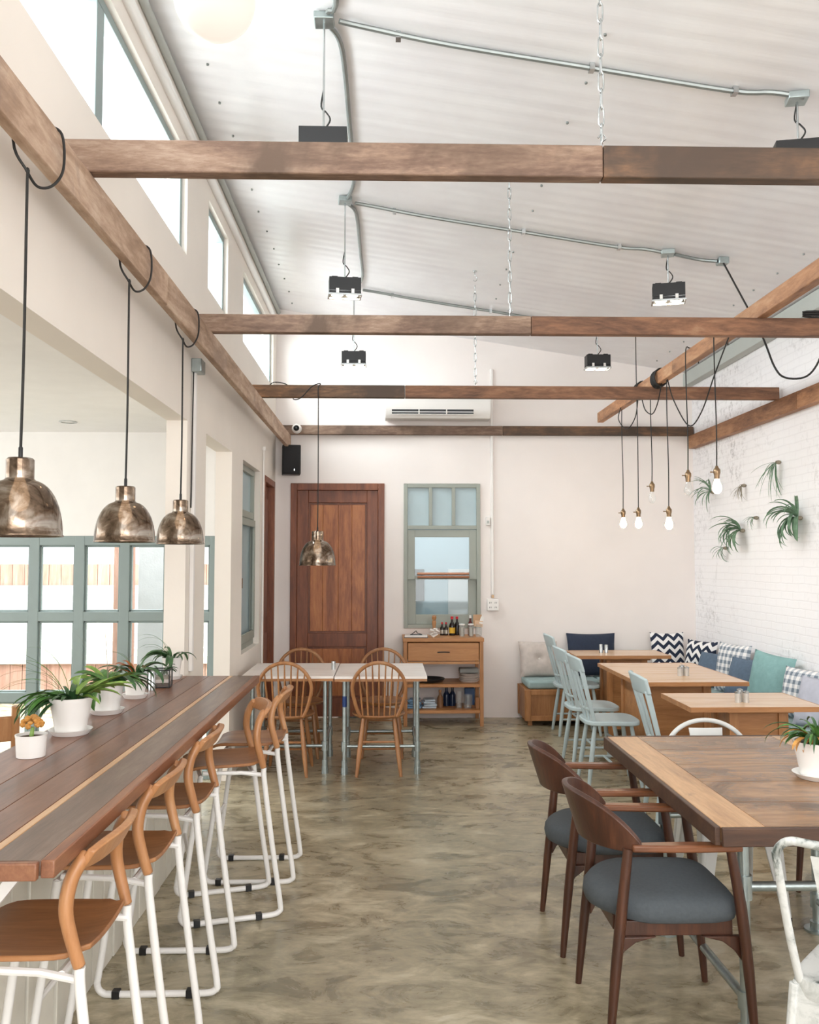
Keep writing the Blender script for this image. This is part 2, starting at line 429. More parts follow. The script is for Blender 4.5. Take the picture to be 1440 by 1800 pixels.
def chevron():
    m, nt, b = newmat('navy_white_chevron')
    tc = N(nt, 'ShaderNodeTexCoord'); sp = N(nt, 'ShaderNodeSeparateXYZ'); nt.links.new(tc.outputs['Object'], sp.inputs[0])
    zig = math_(nt, 'PINGPONG', sp.outputs[0], .055)
    f = math_(nt, 'FRACT', math_(nt, 'DIVIDE', math_(nt, 'ADD', math_(nt, 'ADD', sp.outputs[2], 5.0), zig), .085))
    k = math_(nt, 'GREATER_THAN', f, .5)
    nt.links.new(mixc(nt, k, hexc('F2EFEE'), hexc('1F2A40')), b.inputs['Base Color']); b.inputs['Roughness'].default_value = .9
    return m
def gingham():
    m, nt, b = newmat('grey_white_gingham')
    tc = N(nt, 'ShaderNodeTexCoord'); sp = N(nt, 'ShaderNodeSeparateXYZ'); nt.links.new(tc.outputs['Object'], sp.inputs[0])
    ks = [math_(nt, 'GREATER_THAN', math_(nt, 'FRACT', math_(nt, 'DIVIDE', math_(nt, 'ADD', sp.outputs[i], 5.0), .06)), .5) for i in (0, 2)]
    f = math_(nt, 'MULTIPLY', math_(nt, 'ADD', ks[0], ks[1]), .5)
    nt.links.new(ramp(nt, f, [(.0, hexc('F0EDEC')), (.5, hexc('BFC3C9')), (1, hexc('76828F'))]), b.inputs['Base Color']); b.inputs['Roughness'].default_value = .9
    return m
m_chev = chevron(); m_ging = gingham()
m_navy = plain('navy_fabric', hexc('2B3447'), .9, var=.08, vscale=40, bs=.3)
m_slate = plain('slate_blue_fabric', hexc('5C6D80'), .9, var=.08, vscale=40, bs=.3)
m_teal = plain('teal_fabric', hexc('84AAA9'), .9, var=.08, vscale=20, bs=.3)
m_linen = plain('beige_linen', hexc('C9BEB7'), .95, var=.08, vscale=20, bs=.3)
m_lilac = plain('pale_grey_fabric', hexc('B9BAC6'), .95, var=.06, vscale=20, bs=.3)

# ================================================================ SETTING
XL, XR, YB, YF = -1.15, 3.2, 9.1, -3.0
CZ = lambda x: 4.23 - .1524*(x-XL)
TH = .12

o = MB().box(-6, 3.4, YF-.2, 12, -.1, 0).build('floor', m_floor); struct(o, 'polished mottled grey brown concrete floor')

# left wall with two openings, a window, a door and the clerestory
mb = MB(); XO = XL-TH
def lw(y0, y1, z0, z1): mb.box(XO, XL, y0, y1, z0, z1)
lw(YF, 5.6, 2.41, 3.35)             # header band over the wide opening
lw(5.6, YB, 2.41, 3.35)
lw(YF, .3, 0, 2.41)                  # near pier (behind the frame)
lw(5.08, 5.61, 0, 2.41)              # column
lw(6.55, 7.05, 0, 2.41)              # pier
lw(7.05, 8.01, 0, .86)               # under the casement
lw(8.01, 8.31, 0, 2.41)
lw(9.06, YB, 0, 2.41)
for a, bb in ((YF, -1), (5.0, 5.6), (6.3, 6.98), (8.84, YB)): lw(a, bb, 3.35, 3.93)
lw(YF, YB, 3.93, 4.3)
o = mb.build('wall_left', m_wallL); struct(o, 'cream left wall with openings to the annex and high windows')
# low wall under the bar, faced with white upright boards
mb = MB().box(-1.2, -1.12, .3, 5.0, 0, .88)
y = .32
while y < 4.95:
    mb.box(-1.12, -1.105+random.uniform(-.004, .004), y, y+.115, 0, .88); y += .125
o = mb.build('wall_low', plain('bar_board_paint', hexc('E6E2D6'), .6, var=.05), bevel=.003); struct(o, 'low white boarded wall under the bar')

# back wall: door opening, window opening, top following the roof
mb = MB()
def bw(x0, x1, z0, z1): mb.box(x0, x1, YB, YB+.15, z0, z1)
bw(XO, -.99, 0, 2.4); bw(-.025, .175, 0, 2.4); bw(.967, XR+.1, 0, 2.4); bw(.175, .967, 0, .91)
M = Matrix(((1, 0, 0, 0), (0, 0, -1, 0), (0, 1, 0, 0), (0, 0, 0, 1)))
mb.prism([(XO, 2.4), (XR+.1, 2.4), (XR+.1, CZ(XR+.1)+.02), (XO, CZ(XO)+.02)], -YB-.15, -YB, M)
o = mb.build('wall_back', m_wall); struct(o, 'off white plaster back wall')
o = MB().box(XR, XR+.15, YF, YB+.15, 0, CZ(XR)+.02).build('wall_right', m_brick); struct(o, 'white painted brick right wall')
# front wall behind the camera: unseen opening added to let sky light in
mb = MB(); mb.box(XL, -.6, YF-.1, YF, 0, 4.2); mb.box(2.7, XR, YF-.1, YF, 0, 3.7); mb.box(-.6, 2.7, YF-.1, YF, 3.3, 3.75); mb.box(-.6, 2.7, YF-.1, YF, 0, .6)
o = mb.build('wall_front', m_wall); struct(o)

# corrugated roof sheet
def roof(u, v):
    x = XL-.14 + (XR+.28-XL)*u; y = YF + (YB+.15-YF)*v
    z = .0012*math.sin(2*PI*y*8.0) + .002*math.exp(-(((y*1.35) % 1.0-.5)/.03)**2)
    return Vector((x, y, CZ(x)+z)), Vector((0, 0, 1))
o = MB().slab(roof, 2, 1100, .004).build('ceiling', m_ceil, angle=80); struct(o, 'sloping white corrugated metal ceiling')
sc = MB(); sr = random.Random(3)
for xr in (-.95, .95, 2.75):
    for k in range(22):
        yy = .6+k*.39
        sc.disc((xr+sr.uniform(-.01, .01), yy, CZ(xr)-.012), .007, .012, 8)
o = sc.build('screw', m_conduit, bpy.data.objects['ceiling']); o['kind'] = 'stuff'
o = MB().box(XR-.09, XR, YF, YB, CZ(XR)-.14, CZ(XR)-.005).build('trim_1', m_greyband, bevel=.004); struct(o, 'grey trim along the top of the brick wall')
o = MB().tube([(XL+.02, YF, 4.19), (XL+.02, YB, 4.19)], .022).build('trim_2', m_greyband); struct(o)
o = MB().tube([(XL+.012, YF, 4.05), (XL+.012, YB, 4.05)], .03).build('trim_3', m_white); struct(o)

# clerestory windows
def frame_x(name, x, y0, y1, z0, z1, t, d, mat, mull=(), pane=m_glass, trans=()):
    """window frame lying in a plane X = x"""
    m = MB()
    m.box(x-d, x, y0, y0+t, z0, z1).box(x-d, x, y1-t, y1, z0, z1)
    m.box(x-d, x, y0+t, y1-t, z0, z0+t).box(x-d, x, y0+t, y1-t, z1-t, z1)
    for q in mull: m.box(x-d+.002, x-.002, q-t*1.0, q+t*1.0, z0+t-.001, z1-t+.001)
    for q in trans: m.box(x-d+.002, x-.002, y0+t-.001, y1-t+.001, q-t*.6, q+t*.6)
    o = m.build(name, mat, bevel=.003)
    struct(o)
    MB().box(x-d*.6, x-d*.5, y0+t*.7, y1-t*.7, z0+t*.7, z1-t*.7).build('pane', pane, o)
    return o
frame_x('window_1', XL-.03, -1, 5.0, 3.35, 3.93, .045, .06, m_sage, (1.6, 3.55))
frame_x('window_2', XL-.03, 5.6, 6.3, 3.35, 3.93, .045, .06, m_sage)
frame_x('window_3', XL-.03, 6.98, 8.84, 3.35, 3.93, .045, .06, m_sage)
# casement in the left wall: transom light above, opening sash below
wf = frame_x('window_4', XL-.05, 7.05, 8.01, .86, 2.41, .05, .06, m_sageg, (), m_frost, (2.0,))
struct(wf, 'grey green casement window in the left wall')
m = MB()
for (a, bb) in ((7.11, 7.95),):
    m.box(XL-.05, XL-.03, a, a+.05, .92, 1.96).box(XL-.05, XL-.03, bb-.05, bb, .92, 1.96).box(XL-.05, XL-.03, a+.05, bb-.05, .92, .99).box(XL-.05, XL-.03, a+.05, bb-.05, 1.9, 1.96)
m.build('sash', m_sageg, wf, bevel=.003)
MB().box(XL-.03, XL-.015, 7.17, 7.19, 1.38, 1.46).build('latch', m_brass, wf)
# side door in the left wall
o = MB().box(XL-.1, XL+.005, 8.31, 8.37, 0, 2.41).box(XL-.1, XL+.005, 9.0, 9.06, 0, 2.41).box(XL-.1, XL+.005, 8.37, 9.0, 2.35, 2.41).build('door_2', m_mahog, bevel=.004)
struct(o, 'dark wood side door in the left wall')
MB().box(XL-.09, XL-.06, 8.37, 9.0, 0.01, 2.35).box(XL-.06, XL-.045, 8.46, 8.9, 1.05, 2.22).box(XL-.06, XL-.045, 8.46, 8.9, .15, .9).build('door_leaf', m_mahog, o, bevel=.006)
# back door
dr = MB().box(-.99, -.925, YB-.015, YB+.12, 0, 2.4).box(-.09, -.025, YB-.015, YB+.12, 0, 2.4).box(-.925, -.09, YB-.015, YB+.12, 2.33, 2.4).build('door_1', m_mahog, bevel=.004)
struct(dr, 'mahogany panelled back door in its frame')
dl = MB().box(-.925, -.09, YB+.05, YB+.09, .01, 2.33).build('door_leaf', m_mahog, dr, bevel=.004)
m = MB()
for x0, x1, z0, z1 in ((-.925, -.81, .01, 2.33), (-.205, -.09, .01, 2.33), (-.81, -.205, 2.2, 2.33), (-.81, -.205, .72, .86), (-.81, -.205, .01, .2)):
    m.box(x0, x1, YB+.025, YB+.05, z0, z1)
m.build('rail_and_stile', m_mahog, dl, bevel=.004)
m = MB(); xs = [-.79, -.66, -.5, -.36, -.225]
for a, bb in zip(xs, xs[1:]): m.box(a, bb-.0006, YB+.035, YB+.055, .88, 2.18).box(a, bb-.0006, YB+.035, YB+.055, .22, .70)
m.build('door_panel', m_mahogL, dl, bevel=.003)

# back window with three frosted lights above and a sliding sash below
wx0, wx1, wz0, wz1 = .175, .967, .91, 2.396
fy = YB-.02
def yb(m, x0, x1, z0, z1, y0=fy, y1=YB+.06): m.box(x0, x1, y0, y1, z0, z1)
m = MB(); t = .04
yb(m, wx0, wx0+t, wz0, wz1); yb(m, wx1-t, wx1, wz0, wz1); yb(m, wx0+t, wx1-t, wz0, wz0+t); yb(m, wx0+t, wx1-t, wz1-t, wz1); yb(m, wx0+t, wx1-t, 1.925, 1.965)
p3 = (wx1-wx0-2*t)/3
for k in (1, 2): yb(m, wx0+t+p3*k-.018, wx0+t+p3*k+.018, 1.965, wz1-t)
win = m.build('window_5', m_sageg, bevel=.003); struct(win, 'grey green sash window in the back wall')
for k in range(3):
    a = wx0+t+p3*k+(0.018 if k else 0); bb = wx0+t+p3*(k+1)-(.018 if k < 2 else 0)
    MB().box(a, bb, YB+.01, YB+.02, 1.965, wz1-t).build('frosted_pane', m_frost, win)
m = MB(); sx0, sx1 = wx0+t, wx1-t
for x0, x1, z0, z1 in ((sx0, sx0+.075, 1.41, 1.92), (sx1-.075, sx1, 1.41, 1.92), (sx0+.075, sx1-.075, 1.845, 1.92), (sx0+.075, sx1-.075, 1.41, 1.45)): m.box(x0, x1, YB-.01, YB+.02, z0, z1)
sash = m.build('sash', m_sageg, win, bevel=.003)
MB().box(sx0+.075, sx1-.075, YB, YB+.005, 1.45, 1.845).build('pane', m_glass, sash)
m = MB()
for x0, x1, z0, z1 in ((sx0, sx0+.085, .95, 1.43), (sx1-.085, sx1, .95, 1.43), (sx0+.085, sx1-.085, .95, 1.05), (sx0+.085, sx1-.085, 1.41, 1.43)): m.box(x0, x1, YB+.025, YB+.05, z0, z1)
sash2 = m.build('sash', m_sageg, win, bevel=.003)
MB().box(sx0+.085, sx1-.085, YB+.035, YB+.04, 1.05, 1.41).build('pane', m_glass, sash2)
m = MB().tube([(sx0+.1, YB-.03, 1.468), (sx1-.08, YB-.03, 1.468)], .014).tube([(sx0+.1, YB-.03, 1.435), (sx1-.08, YB-.03, 1.435)], .014)
m.build('copper_rail', plain('copper', hexc('A5765C'), .3, .8), win)
# small room behind the back window
mb = MB()
mb.box(-.4, 1.6, 10.8, 10.9, 0, 2.7).box(-.5, -.4, YB+.15, 10.9, 0, 2.7).box(1.6, 1.7, YB+.15, 10.9, 0, 2.7).box(-.5, 1.7, YB+.15, 10.9, 2.7, 2.8)
o = mb.build('wall_kitchen', plain('kitchen_blue_wall', hexc('BFD0D6'), .6, var=.02)); struct(o, 'pale blue wall of the room behind the back window')
tag(MB().box(.75, 1.02, 10.77, 10.8, .85, 1.5).build('paper_sheet', m_offw), 'white paper sheet on the blue wall seen through the back window', 'paper')
tag(MB().box(.22, .45, 10.55, 10.78, 1.12, 1.5).build('wall_cabinet', m_blackm, bevel=.006), 'dark box on the wall seen through the back window', 'box')
area('kitchen_fill', (.6, 10.0, 2.65), (0, 0, 0), .8, .8, 7, (.9, .96, 1))  # added lamp without a fixture, brightens the room behind the window

# annex beyond the wide opening
o = MB().box(-5.6, XO, -.5, 6.7, 2.56, 2.62).build('ceiling_annex', m_annexceil); struct(o, 'white ceiling of the annex')
mb = MB().box(-5.7, -5.6, -.6, 6.75, 0, .9).box(-5.7, -5.6, -.6, 6.75, 2.1, 2.62).box(-5.7, -5.6, -.6, .5, .9, 2.1).box(-5.6, XO, -.7, -.5, 0, 2.62).box(-5.6, -4.0, 6.6, 6.75, 0, 2.56).box(-4.0, XO, 6.6, 6.75, 1.785, 2.56)  # unseen left and front walls added to keep sky light from flooding in
o = mb.build('wall_annex', m_white); struct(o, 'white annex wall above the gridded window, plus unseen walls added to cut sky light')
gx = [-4.0+.055]
pitch = .332
xs = []; x = -1.28
while x > -3.95: xs.append(x); x -= pitch
zs = [0.03, .60, 1.19, 1.75]
m = MB()
for x in xs: m.box(x-.036, x+.036, 6.6, 6.66, 0, 1.785)
for z in zs: m.box(xs[-1], xs[0], 6.6025, 6.6575, z-.035, z+.035)
for i in range(len(xs)-1):
    for j in range(len(zs)-1):
        x0, x1, z0, z1 = xs[i+1]+.036, xs[i]-.036, zs[j]+.035, zs[j+1]-.035
        for a, bb, c, d in ((x0, x0+.014, z0, z1), (x1-.014, x1, z0, z1), (x0, x1, z0, z0+.014), (x0, x1, z1-.014, z1)): m.box(a, bb, 6.62, 6.65, c, d)
m.box(-4.0, xs[-1], 6.6, 6.66, 0, 1.785)
o = m.build('window_6', m_sage, bevel=.003); struct(o, 'sage green gridded window of the annex')
MB().box(xs[-1], xs[0], 6.635, 6.64, .03, 1.76).build('pane', m_glass, o)
dl_ = thing('downlight', 'small round recessed downlight in the annex ceiling', 'light', (-2.2, 6.1, 2.56))
MB().lathe([(.045, -.006), (.06, -.006), (.06, 0), (.045, 0)], n=24).build('trim_ring', m_steel, dl_)
MB().disc((0, 0, -.003), .044, .002).build('lens', m_offw, dl_)
# yard outside
m_fence = wood('fence_wood', [(.3, hexc('8E6656')), (.5, hexc('AE8574')), (.7, hexc('C9A595'))], 'Z', .8, 6, 1, rnd=.1)
m = MB(); x = -7.5
while x < -.5: m.box(x, x+.14, 10.9, 10.94, 0, 1.56); x += .147
fence = m.build('yard_fence', m_fence); tag(fence, 'pinkish brown plank fence outside behind the annex window', 'fence')
m = MB(); z = .36
while z < 1.3: m.obox((-4, 10.86, z+.045), (7, .02, .1), (.25, 0, 0)); z += .094
m.build('siding', m_white, fence)
tag(MB().box(-2.12, -1.82, 7.6, 7.85, 0, 2.4).build('concrete_post', m_conc, bevel=.005), 'grey concrete post outside the annex window', 'post')
tag(MB().box(-2.42, -2.25, 7.9, 7.98, 0, 2.2).build('timber_post', m_fence, bevel=.004), 'pinkish timber post beside the grey post outside', 'post')

# ================================================================ BEAMS
def timber(parent, mat, x0, x1, y0, y1, z0, z1):
    return MB().box(x0, x1, y0, y1, z0, z1).build('timber', mat, parent, bevel=.005)
def cross(Y, segs, xe, label, z0=2.9, h=.1, d=.055):
    t = thing('ceiling_beam', label, 'beam', (-1.13, Y, z0), 0, 'cross beams')
    a = 0
    for xb, m_ in segs:
        timber(t, m_, a, xb+1.13-.002, 0, d, 0, h); a = xb+1.13
    return t
cross(2.905, [(.735, m_beam), (3.19, m_beam_dark)], 3.2, 'nearest cross beam, brown grey on the left and dark stained on the right', h=.112)
cross(4.975, [(.83, m_beam), (3.19, m_beam_red)], 3.2, 'second cross beam from the camera, jointed timber carrying a black cable coil', h=.105)
cross(6.97, [(.145, m_beam_dark), (3.17, m_beam_red)], 3.2, 'third cross beam, passing in front of the air conditioner', h=.1)
cross(9.03, [(1.2, m_beam), (3.19, m_beam_dark)], 3.2, 'dark cross beam running along the back wall above the door', h=.095)
t = thing('wall_beam', 'pale reclaimed beam running along the left wall below the high windows', 'beam', (-1.027, YF, 2.75))
for a, bb in ((0, 6.95), (6.95, 9.6), (9.6, YB-YF-.02)):
    timber(t, m_beam_y, 0, .037, a, bb-.002, 0, .145)
t = thing('wall_beam', 'orange brown beam fixed along the white brick wall', 'beam', (3.13, YF, 2.76))
timber(t, m_beam_y2, 0, .07, 0, 9.6, 0, .135); timber(t, m_beam_y2, 0, .07, 9.602, YB-YF-.08, 0, .135)
t = thing('ceiling_beam', 'long brown beam laid across the cross beams above the hanging bulbs', 'beam', (2.14, 1.0, 3.003))
timber(t, m_beam_y2, 0, .06, 0, 5.5, 0, .1); timber(t, m_beam_y2, 0, .06, 5.502, 7.85, 0, .1)

# chains from roof to beams
def chain(x, y, z0, label):
    z1 = CZ(x); t = thing('support_chain', label, 'chain', (x, y, z0), 0, 'chains holding the beams')
    m = MB(); L = .07; z = .05; k = 0
    while z < z1-z0-.12:
        pts = []
        for a in range(14):
            an = 2*PI*a/14; cx = .009*math.cos(an); cz = L/2*.62*math.sin(an)
            cz += (L*.22 if math.sin(an) > .01 else (-L*.22 if math.sin(an) < -.01 else 0))
            pts.append((cx, 0, z+cz) if k % 2 else (0, cx, z+cz))
        m.tube(pts, .0028, 6, True)
        z += L*.88; k += 1
    m.build('chain_links', m_steel, t)
    for zz, sg in ((0.0, 1), (z1-z0-.09, -1)):
        h = MB(); h.tube([(0, 0, zz+.09 if sg < 0 else zz), (0, 0, zz+.05), (.014, 0, zz+.035), (.016, 0, zz+.015), (0, 0, zz), (-.014, 0, zz+.012)] if sg < 0 else
               [(0, 0, zz), (0, 0, zz+.02), (.014, 0, zz+.035), (0, 0, zz+.05), (-.012, 0, zz+.036)], .003, 6, smooth=4)
        if sg < 0: h.disc((0, 0, z1-z0-.012), .016, .014, 10)
        h.build('hook', m_steel, t)
chain(.735, 2.93, 3.012, 'steel chain holding the nearest cross beam')
chain(.71, 5.0, 3.005, 'steel chain holding the second cross beam')
chain(.71, 7.0, 3.0, 'steel chain holding the third cross beam in front of the air conditioner')

# conduits on the roof
def on_roof(x, dz=-.02): return CZ(x)+dz
def clipc(parent, x, y):
    MB().box(x-.012, x+.012, y-.02, y+.02, CZ(x)-.035, CZ(x)-.002).build('clip', m_steel, parent)
for Y, lab, ext in ((3.9, 'nearest grey conduit crossing the roof between two spot lamps', 0), (5.95, 'middle grey conduit crossing the roof, ending in a cable box', 1), (7.9, 'farthest grey conduit crossing the roof near the back wall', 0)):
    t = thing('roof_conduit', lab, 'conduit', (0, 0, 0), 0, 'cross conduits on the roof')
    pts = [(-.22, Y, on_roof(-.22, -.03)), (-.1, Y+.03, on_roof(-.1)), (.3, Y+.06, on_roof(.3)), (1.0, Y+.06, on_roof(1.0)), (1.6, Y+.06, on_roof(1.6)), (1.78, Y+.02, on_roof(1.78)), (1.92, Y, on_roof(1.92, -.03))]
    MB().tube(pts, .0125, 8, smooth=4).build('pipe', m_conduit, t)
    for xx in (.05, .95, 1.62): clipc(t, xx, Y+.06)
    if ext:
        MB().tube([(1.99, Y, on_roof(1.99, -.03)), (2.08, Y+.04, on_roof(2.08)), (2.2, Y+.05, on_roof(2.2)), (2.29, Y, on_roof(2.3, -.03))], .0125, 8, smooth=4).build('pipe', m_conduit, t)
        MB().box(2.29, 2.36, Y-.035, Y+.035, CZ(2.32)-.05, CZ(2.32)-.005).build('junction_box', m_galv, t, bevel=.004)
for y0, y1, lab in ((-1, 3.86, 'near length of grey conduit running lengthways along the roof'), (3.96, 5.9, 'middle length of grey conduit running lengthways along the roof'), (6.0, 7.86, 'far length of grey conduit running lengthways along the roof')):
    z = on_roof(-.26)
    tag(MB().tube([(-.27, y0, z), (-.22, y0+.2, z), (-.215, (y0+y1)/2, z), (-.215, y1-.3, z), (-.27, y1, z)], .0125, 8, smooth=6).build('roof_conduit', m_conduit), lab, 'conduit', 'lengthways conduits on the roof')

# twin spot lamps
def spot_lamp(x, y, zb, label, rz=0, group='twin spot lamps'):
    t = thing('spot_lamp', label, 'lamp', (x, y, zb), rz, group)
    m = MB()
    w, d, h = .108, .055, .125
    m.box(-w, w, -d, -d+.003, .012, h).box(-w, w, d-.003, d, .012, h).box(-w, -w+.003, -d, d, .012, h).box(w-.003, w, -d, d, .012, h).box(-w, w, -d, d, h-.003, h)
    for xx in (-.07, .07): m.box(xx-.02, xx+.02, -.03, .03, h, h+.012)
    m.build('housing', m_black, t, bevel=.002)
    m = MB()
    for a, bb, c, dd in ((-w-.006, w+.006, -d-.006, -d+.004), (-w-.006, w+.006, d-.004, d+.006), (-w-.006, -w+.004, -d, d), (w-.004, w+.006, -d, d)): m.box(a, bb, c, dd, 0, .012)
    m.box(-w, w, -d, d, .03, .034)
    m.build('bezel', m_steel, t)
    for xx in (-.052, .052):
        MB().lathe([(0, .002), (.025, .004), (.04, .014), (.042, .028), (0, .03)], (xx, 0, 0), 20).build('lamp_bulb', m_spot, t)
        MB().box(xx-.01, xx+.01, -d-.004, -d, .015, .045).build('spring_clip', m_offw, t)
    zr = CZ(x)-zb
    MB().tube([(0, 0, h), (0, 0, zr-.03)], .005, 8).build('rod', m_steel, t)
    MB().box(-.045, .045, -.045, .045, zr-.04, zr-.006).build('ceiling_box', m_galv, t, bevel=.004)
    MB().tube([(.004, 0, h+.01), (.03, -.01, h+.05), (.012, 0, h+.09), (-.012, .005, h+.12), (.0, 0, h+.2)], .004, 6, smooth=5).build('wire', m_cord, t)
    return t
s0 = spot_lamp(-.29, 3.92, 3.425, 'black twin spot lamp half hidden behind the nearest cross beam, left')
spot_lamp(-.29, 5.95, 3.4, 'black twin spot lamp on the left between first and second beams', .12)
spot_lamp(-.3, 7.9, 3.36, 'black twin spot lamp on the left just above the third beam')
spot_lamp(1.95, 5.97, 3.385, 'black twin spot lamp on the right beside the roof cable box', -.25)
spot_lamp(1.93, 7.95, 3.355, 'black twin spot lamp on the right below the second beam')
spot_lamp(1.90, 3.93, 3.40, 'black twin spot lamp cut by the right edge of the photo', -.2)

# hanging globe
t = thing('globe_lamp', 'glowing round white globe lamp at the top of the photo', 'lamp', (-.545, 2.7, 3.37))
MB().lathe([(.127*math.sin(PI*k/20), -.127*math.cos(PI*k/20)) for k in range(21)], n=36).build('globe', m_globe, t)
MB().disc((0, 0, .12), .035, .05).build('lamp_cap', m_brass, t)
MB().tube([(0, 0, .17), (0, 0, CZ(-.545)-3.37)], .004, 6).build('cord', m_cord, t)

# ================================================================ PENDANTS
def pendant(x, y, zb, ztop, label, s=1.0, loop=True):
    t = thing('pendant_lamp', label, 'lamp', (x, y, zb), 0, 'smoked glass pendant lamps')
    prof = []
    R_, Hh = .113*s, .15*s
    for k in range(13):
        a = k/12*PI/2
        prof.append((R_*math.cos(a*.86)**.9 if k else R_, Hh*math.sin(a)))
    prof = [(R_+.004*s, 0), (R_, .006*s)] + [(p[0], p[1]+.006*s) for p in prof[1:] if p[0] > .036*s]
    z1 = prof[-1][1]
    prof += [(.036*s, z1+.006*s), (.036*s, z1+.058*s), (.032*s, z1+.062*s), (.006*s, z1+.062*s)]
    top = z1+.062*s
    MB().lathe(prof, n=40).build('shade', m_merc, t, solid=.0025)
    MB().lathe([(0, top-.05*s), (.018*s, top-.05*s), (.018*s, top), (.006, top), (.006, top+.03), (.003, top+.035)], n=16).build('socket', m_black, t)
    MB().lathe([(0, top-.15*s), (.02*s, top-.14*s), (.028*s, top-.11*s), (.014*s, top-.06*s), (.012*s, top-.05*s)], n=18).build('lamp_bulb', m_bulbw, t)
    zt = ztop-zb
    pts = [(0, 0, top+.03), (.002, 0, zt*.5), (0, 0, zt-.06)]
    if loop:
        pts += [(0, 0, zt-.03), (-.03, -.02, zt+.03), (-.036, -.02, zt+.14)]
        MB().tube(pts, .0042, 7, smooth=5).build('cord', m_cord, t)
        MB().tube([(0, 0, zt-.03), (.01, .05, zt-.05), (.03, .11, zt-.02), (.045, .15, zt+.05), (.042, .14, zt+.15), (.0, .13, zt+.172), (-.03, .1, zt+.165)], .0042, 7, smooth=6).build('cord_loop', m_cord, t)
    else:
        pts += [(0, 0, zt)]
        MB().tube(pts, .004, 7, smooth=3).build('cord', m_cord, t)
    return t
m_bulbw = emit('warm_lamp_bulb', (1, .62, .35), 3)
pendant(-1.02, 2.47, 1.668, 2.73, 'smoked glass pendant lamp nearest the camera, cut by the left edge')
pendant(-1.02, 3.46, 1.673, 2.73, 'smoked glass pendant lamp in the middle of the three over the bar')
pendant(-1.02, 4.38, 1.683, 2.73, 'smoked glass pendant lamp over the far end of the bar, by the column')
pendant(-.545, 6.96, 1.565, 2.9, 'smoked glass pendant lamp hanging alone in front of the mahogany door', 1.24, False)
m = MB().tube([(-.95, 6.99, 2.98), (-.9, 6.98, 3.02), (-.8, 7.03, 3.01), (-.76, 7.04, 2.93), (-.74, 6.99, 2.885), (-.68, 6.955, 2.895), (-.6, 6.955, 2.98), (-.55, 6.98, 3.01), (-.53, 7.0, 3.012), (-.545, 6.955, 2.98), (-.545, 6.955, 2.9)], .0042, 7, smooth=6)
tag(m.build('lamp_cable', m_cord), 'black cable twisted round the left end of the third beam', 'cable')

# bare bulbs
def bulb(x, y, zb, lit, label, ztop=3.02, first=None):
    t = thing('bulb_pendant', label, 'lamp', (x, y, zb), 0, 'bare bulbs on black cords')
    MB().lathe([(0, 0), (.014, .003), (.026, .018), (.03, .036), (.026, .055), (.017, .08), (.0135, .1)], n=20).build('glass_bulb', m_bulbon if lit else m_clear, t)
    MB().lathe([(0, .095), (.0165, .095), (.0175, .12), (.022, .135), (.022, .155), (.012, .168), (.008, .18), (0, .18)], n=18).build('socket', m_brass, t)
    MB().tube([(-.02, 0, .14), (-.036, 0, .14)], .004, 6).disc((-.038, 0, .136), .006, .008, 8).build('switch_key', m_brass, t)
    zt = ztop-zb
    MB().tube([(0, 0, .175), (.003, 0, zt*.4), (-.003, 0, zt*.8), (0, 0, zt)] + ([(.03, .004, zt+.008), (.09, .008, zt+.006), (.092, .01, zt-.1)] if x < 2.15 else []), .004, 7, smooth=4).build('cord', m_cord, t)
    return t
bulb(2.17, 8.03, 1.90, True, 'lit bare bulb on the left end of the row', 3.0)
bulb(2.17, 7.54, 1.88, True, 'lit bare bulb second from the left end', CZ(2.17))
bulb(2.17, 7.14, 2.07, False, 'unlit clear bulb hanging third from the left', 3.0)
bulb(2.17, 6.72, 1.84, True, 'lit bare bulb hanging lowest, fourth from the left', 3.0)
bulb(2.12, 6.13, 2.06, False, 'unlit clear bulb in front of the leftmost air plant', 3.1)
bulb(2.12, 5.59, 2.03, True, 'lit bare bulb at the right end of the row', 3.1)
# cable coils and swags
def cable(pts, label, r=.0045, name='power_cable', sm=6):
    return tag(MB().tube(pts, r, 7, smooth=sm).build(name, m_cord), label, 'cable')
def coil(y, n, dy, label, ph=0):
    pts = []
    for k in range(n*10):
        a = 2*PI*k/10+ph; pts.append((2.17+.05*math.cos(a)*1.1, y+dy*k/10, 3.053+.07*math.sin(a)))
    return cable(pts, label, .006, 'cable_coil', 2)
coil(6.85, 7, .016, 'thick coil of black cable wound round the long beam')
coil(7.35, 4, .03, 'loose coil of black cable near the far end of the long beam')
cable([(2.14, 7.95, 3.0), (2.13, 8.0, 2.9), (2.15, 7.8, 2.78), (2.17, 7.6, 2.85), (2.17, 7.5, 3.0)], 'short black cable swag farthest along the long beam')
cable([(2.17, 7.4, 3.0), (2.17, 7.3, 2.87), (2.17, 7.1, 2.8), (2.17, 6.95, 2.87), (2.17, 6.85, 3.0)], 'black cable swag between the coils on the long beam')
cable([(2.17, 6.7, 3.0), (2.15, 6.5, 2.8), (2.12, 6.1, 2.55), (2.12, 5.85, 2.6), (2.12, 5.6, 2.8), (2.14, 5.4, 3.0)], 'long black cable swag beside the right end bulb')
cable([(2.32, 5.93, CZ(2.32)-.04), (2.33, 5.8, 3.5), (2.3, 5.3, 3.0), (2.3, 5.12, 2.75), (2.36, 5.1, 2.68), (2.48, 5.09, 2.69), (2.56, 5.09, 2.8), (2.58, 5.09, 2.95), (2.6, 5.06, 3.02)], 'black supply cable drooping from the roof box below the second beam', .006)
m = MB()
for k in range(3): m.tube([(2.62+.17*math.cos(a*2*PI/14), 5.06+.03*math.sin(a*2*PI/14)*1.0, 3.02+.012*k+.02*abs(math.sin(a*PI/14))) for a in range(14)], .006, 6, True)
tag(m.build('cable_coil', m_cord), 'black cable coil lying on the second beam at the right edge', 'cable')

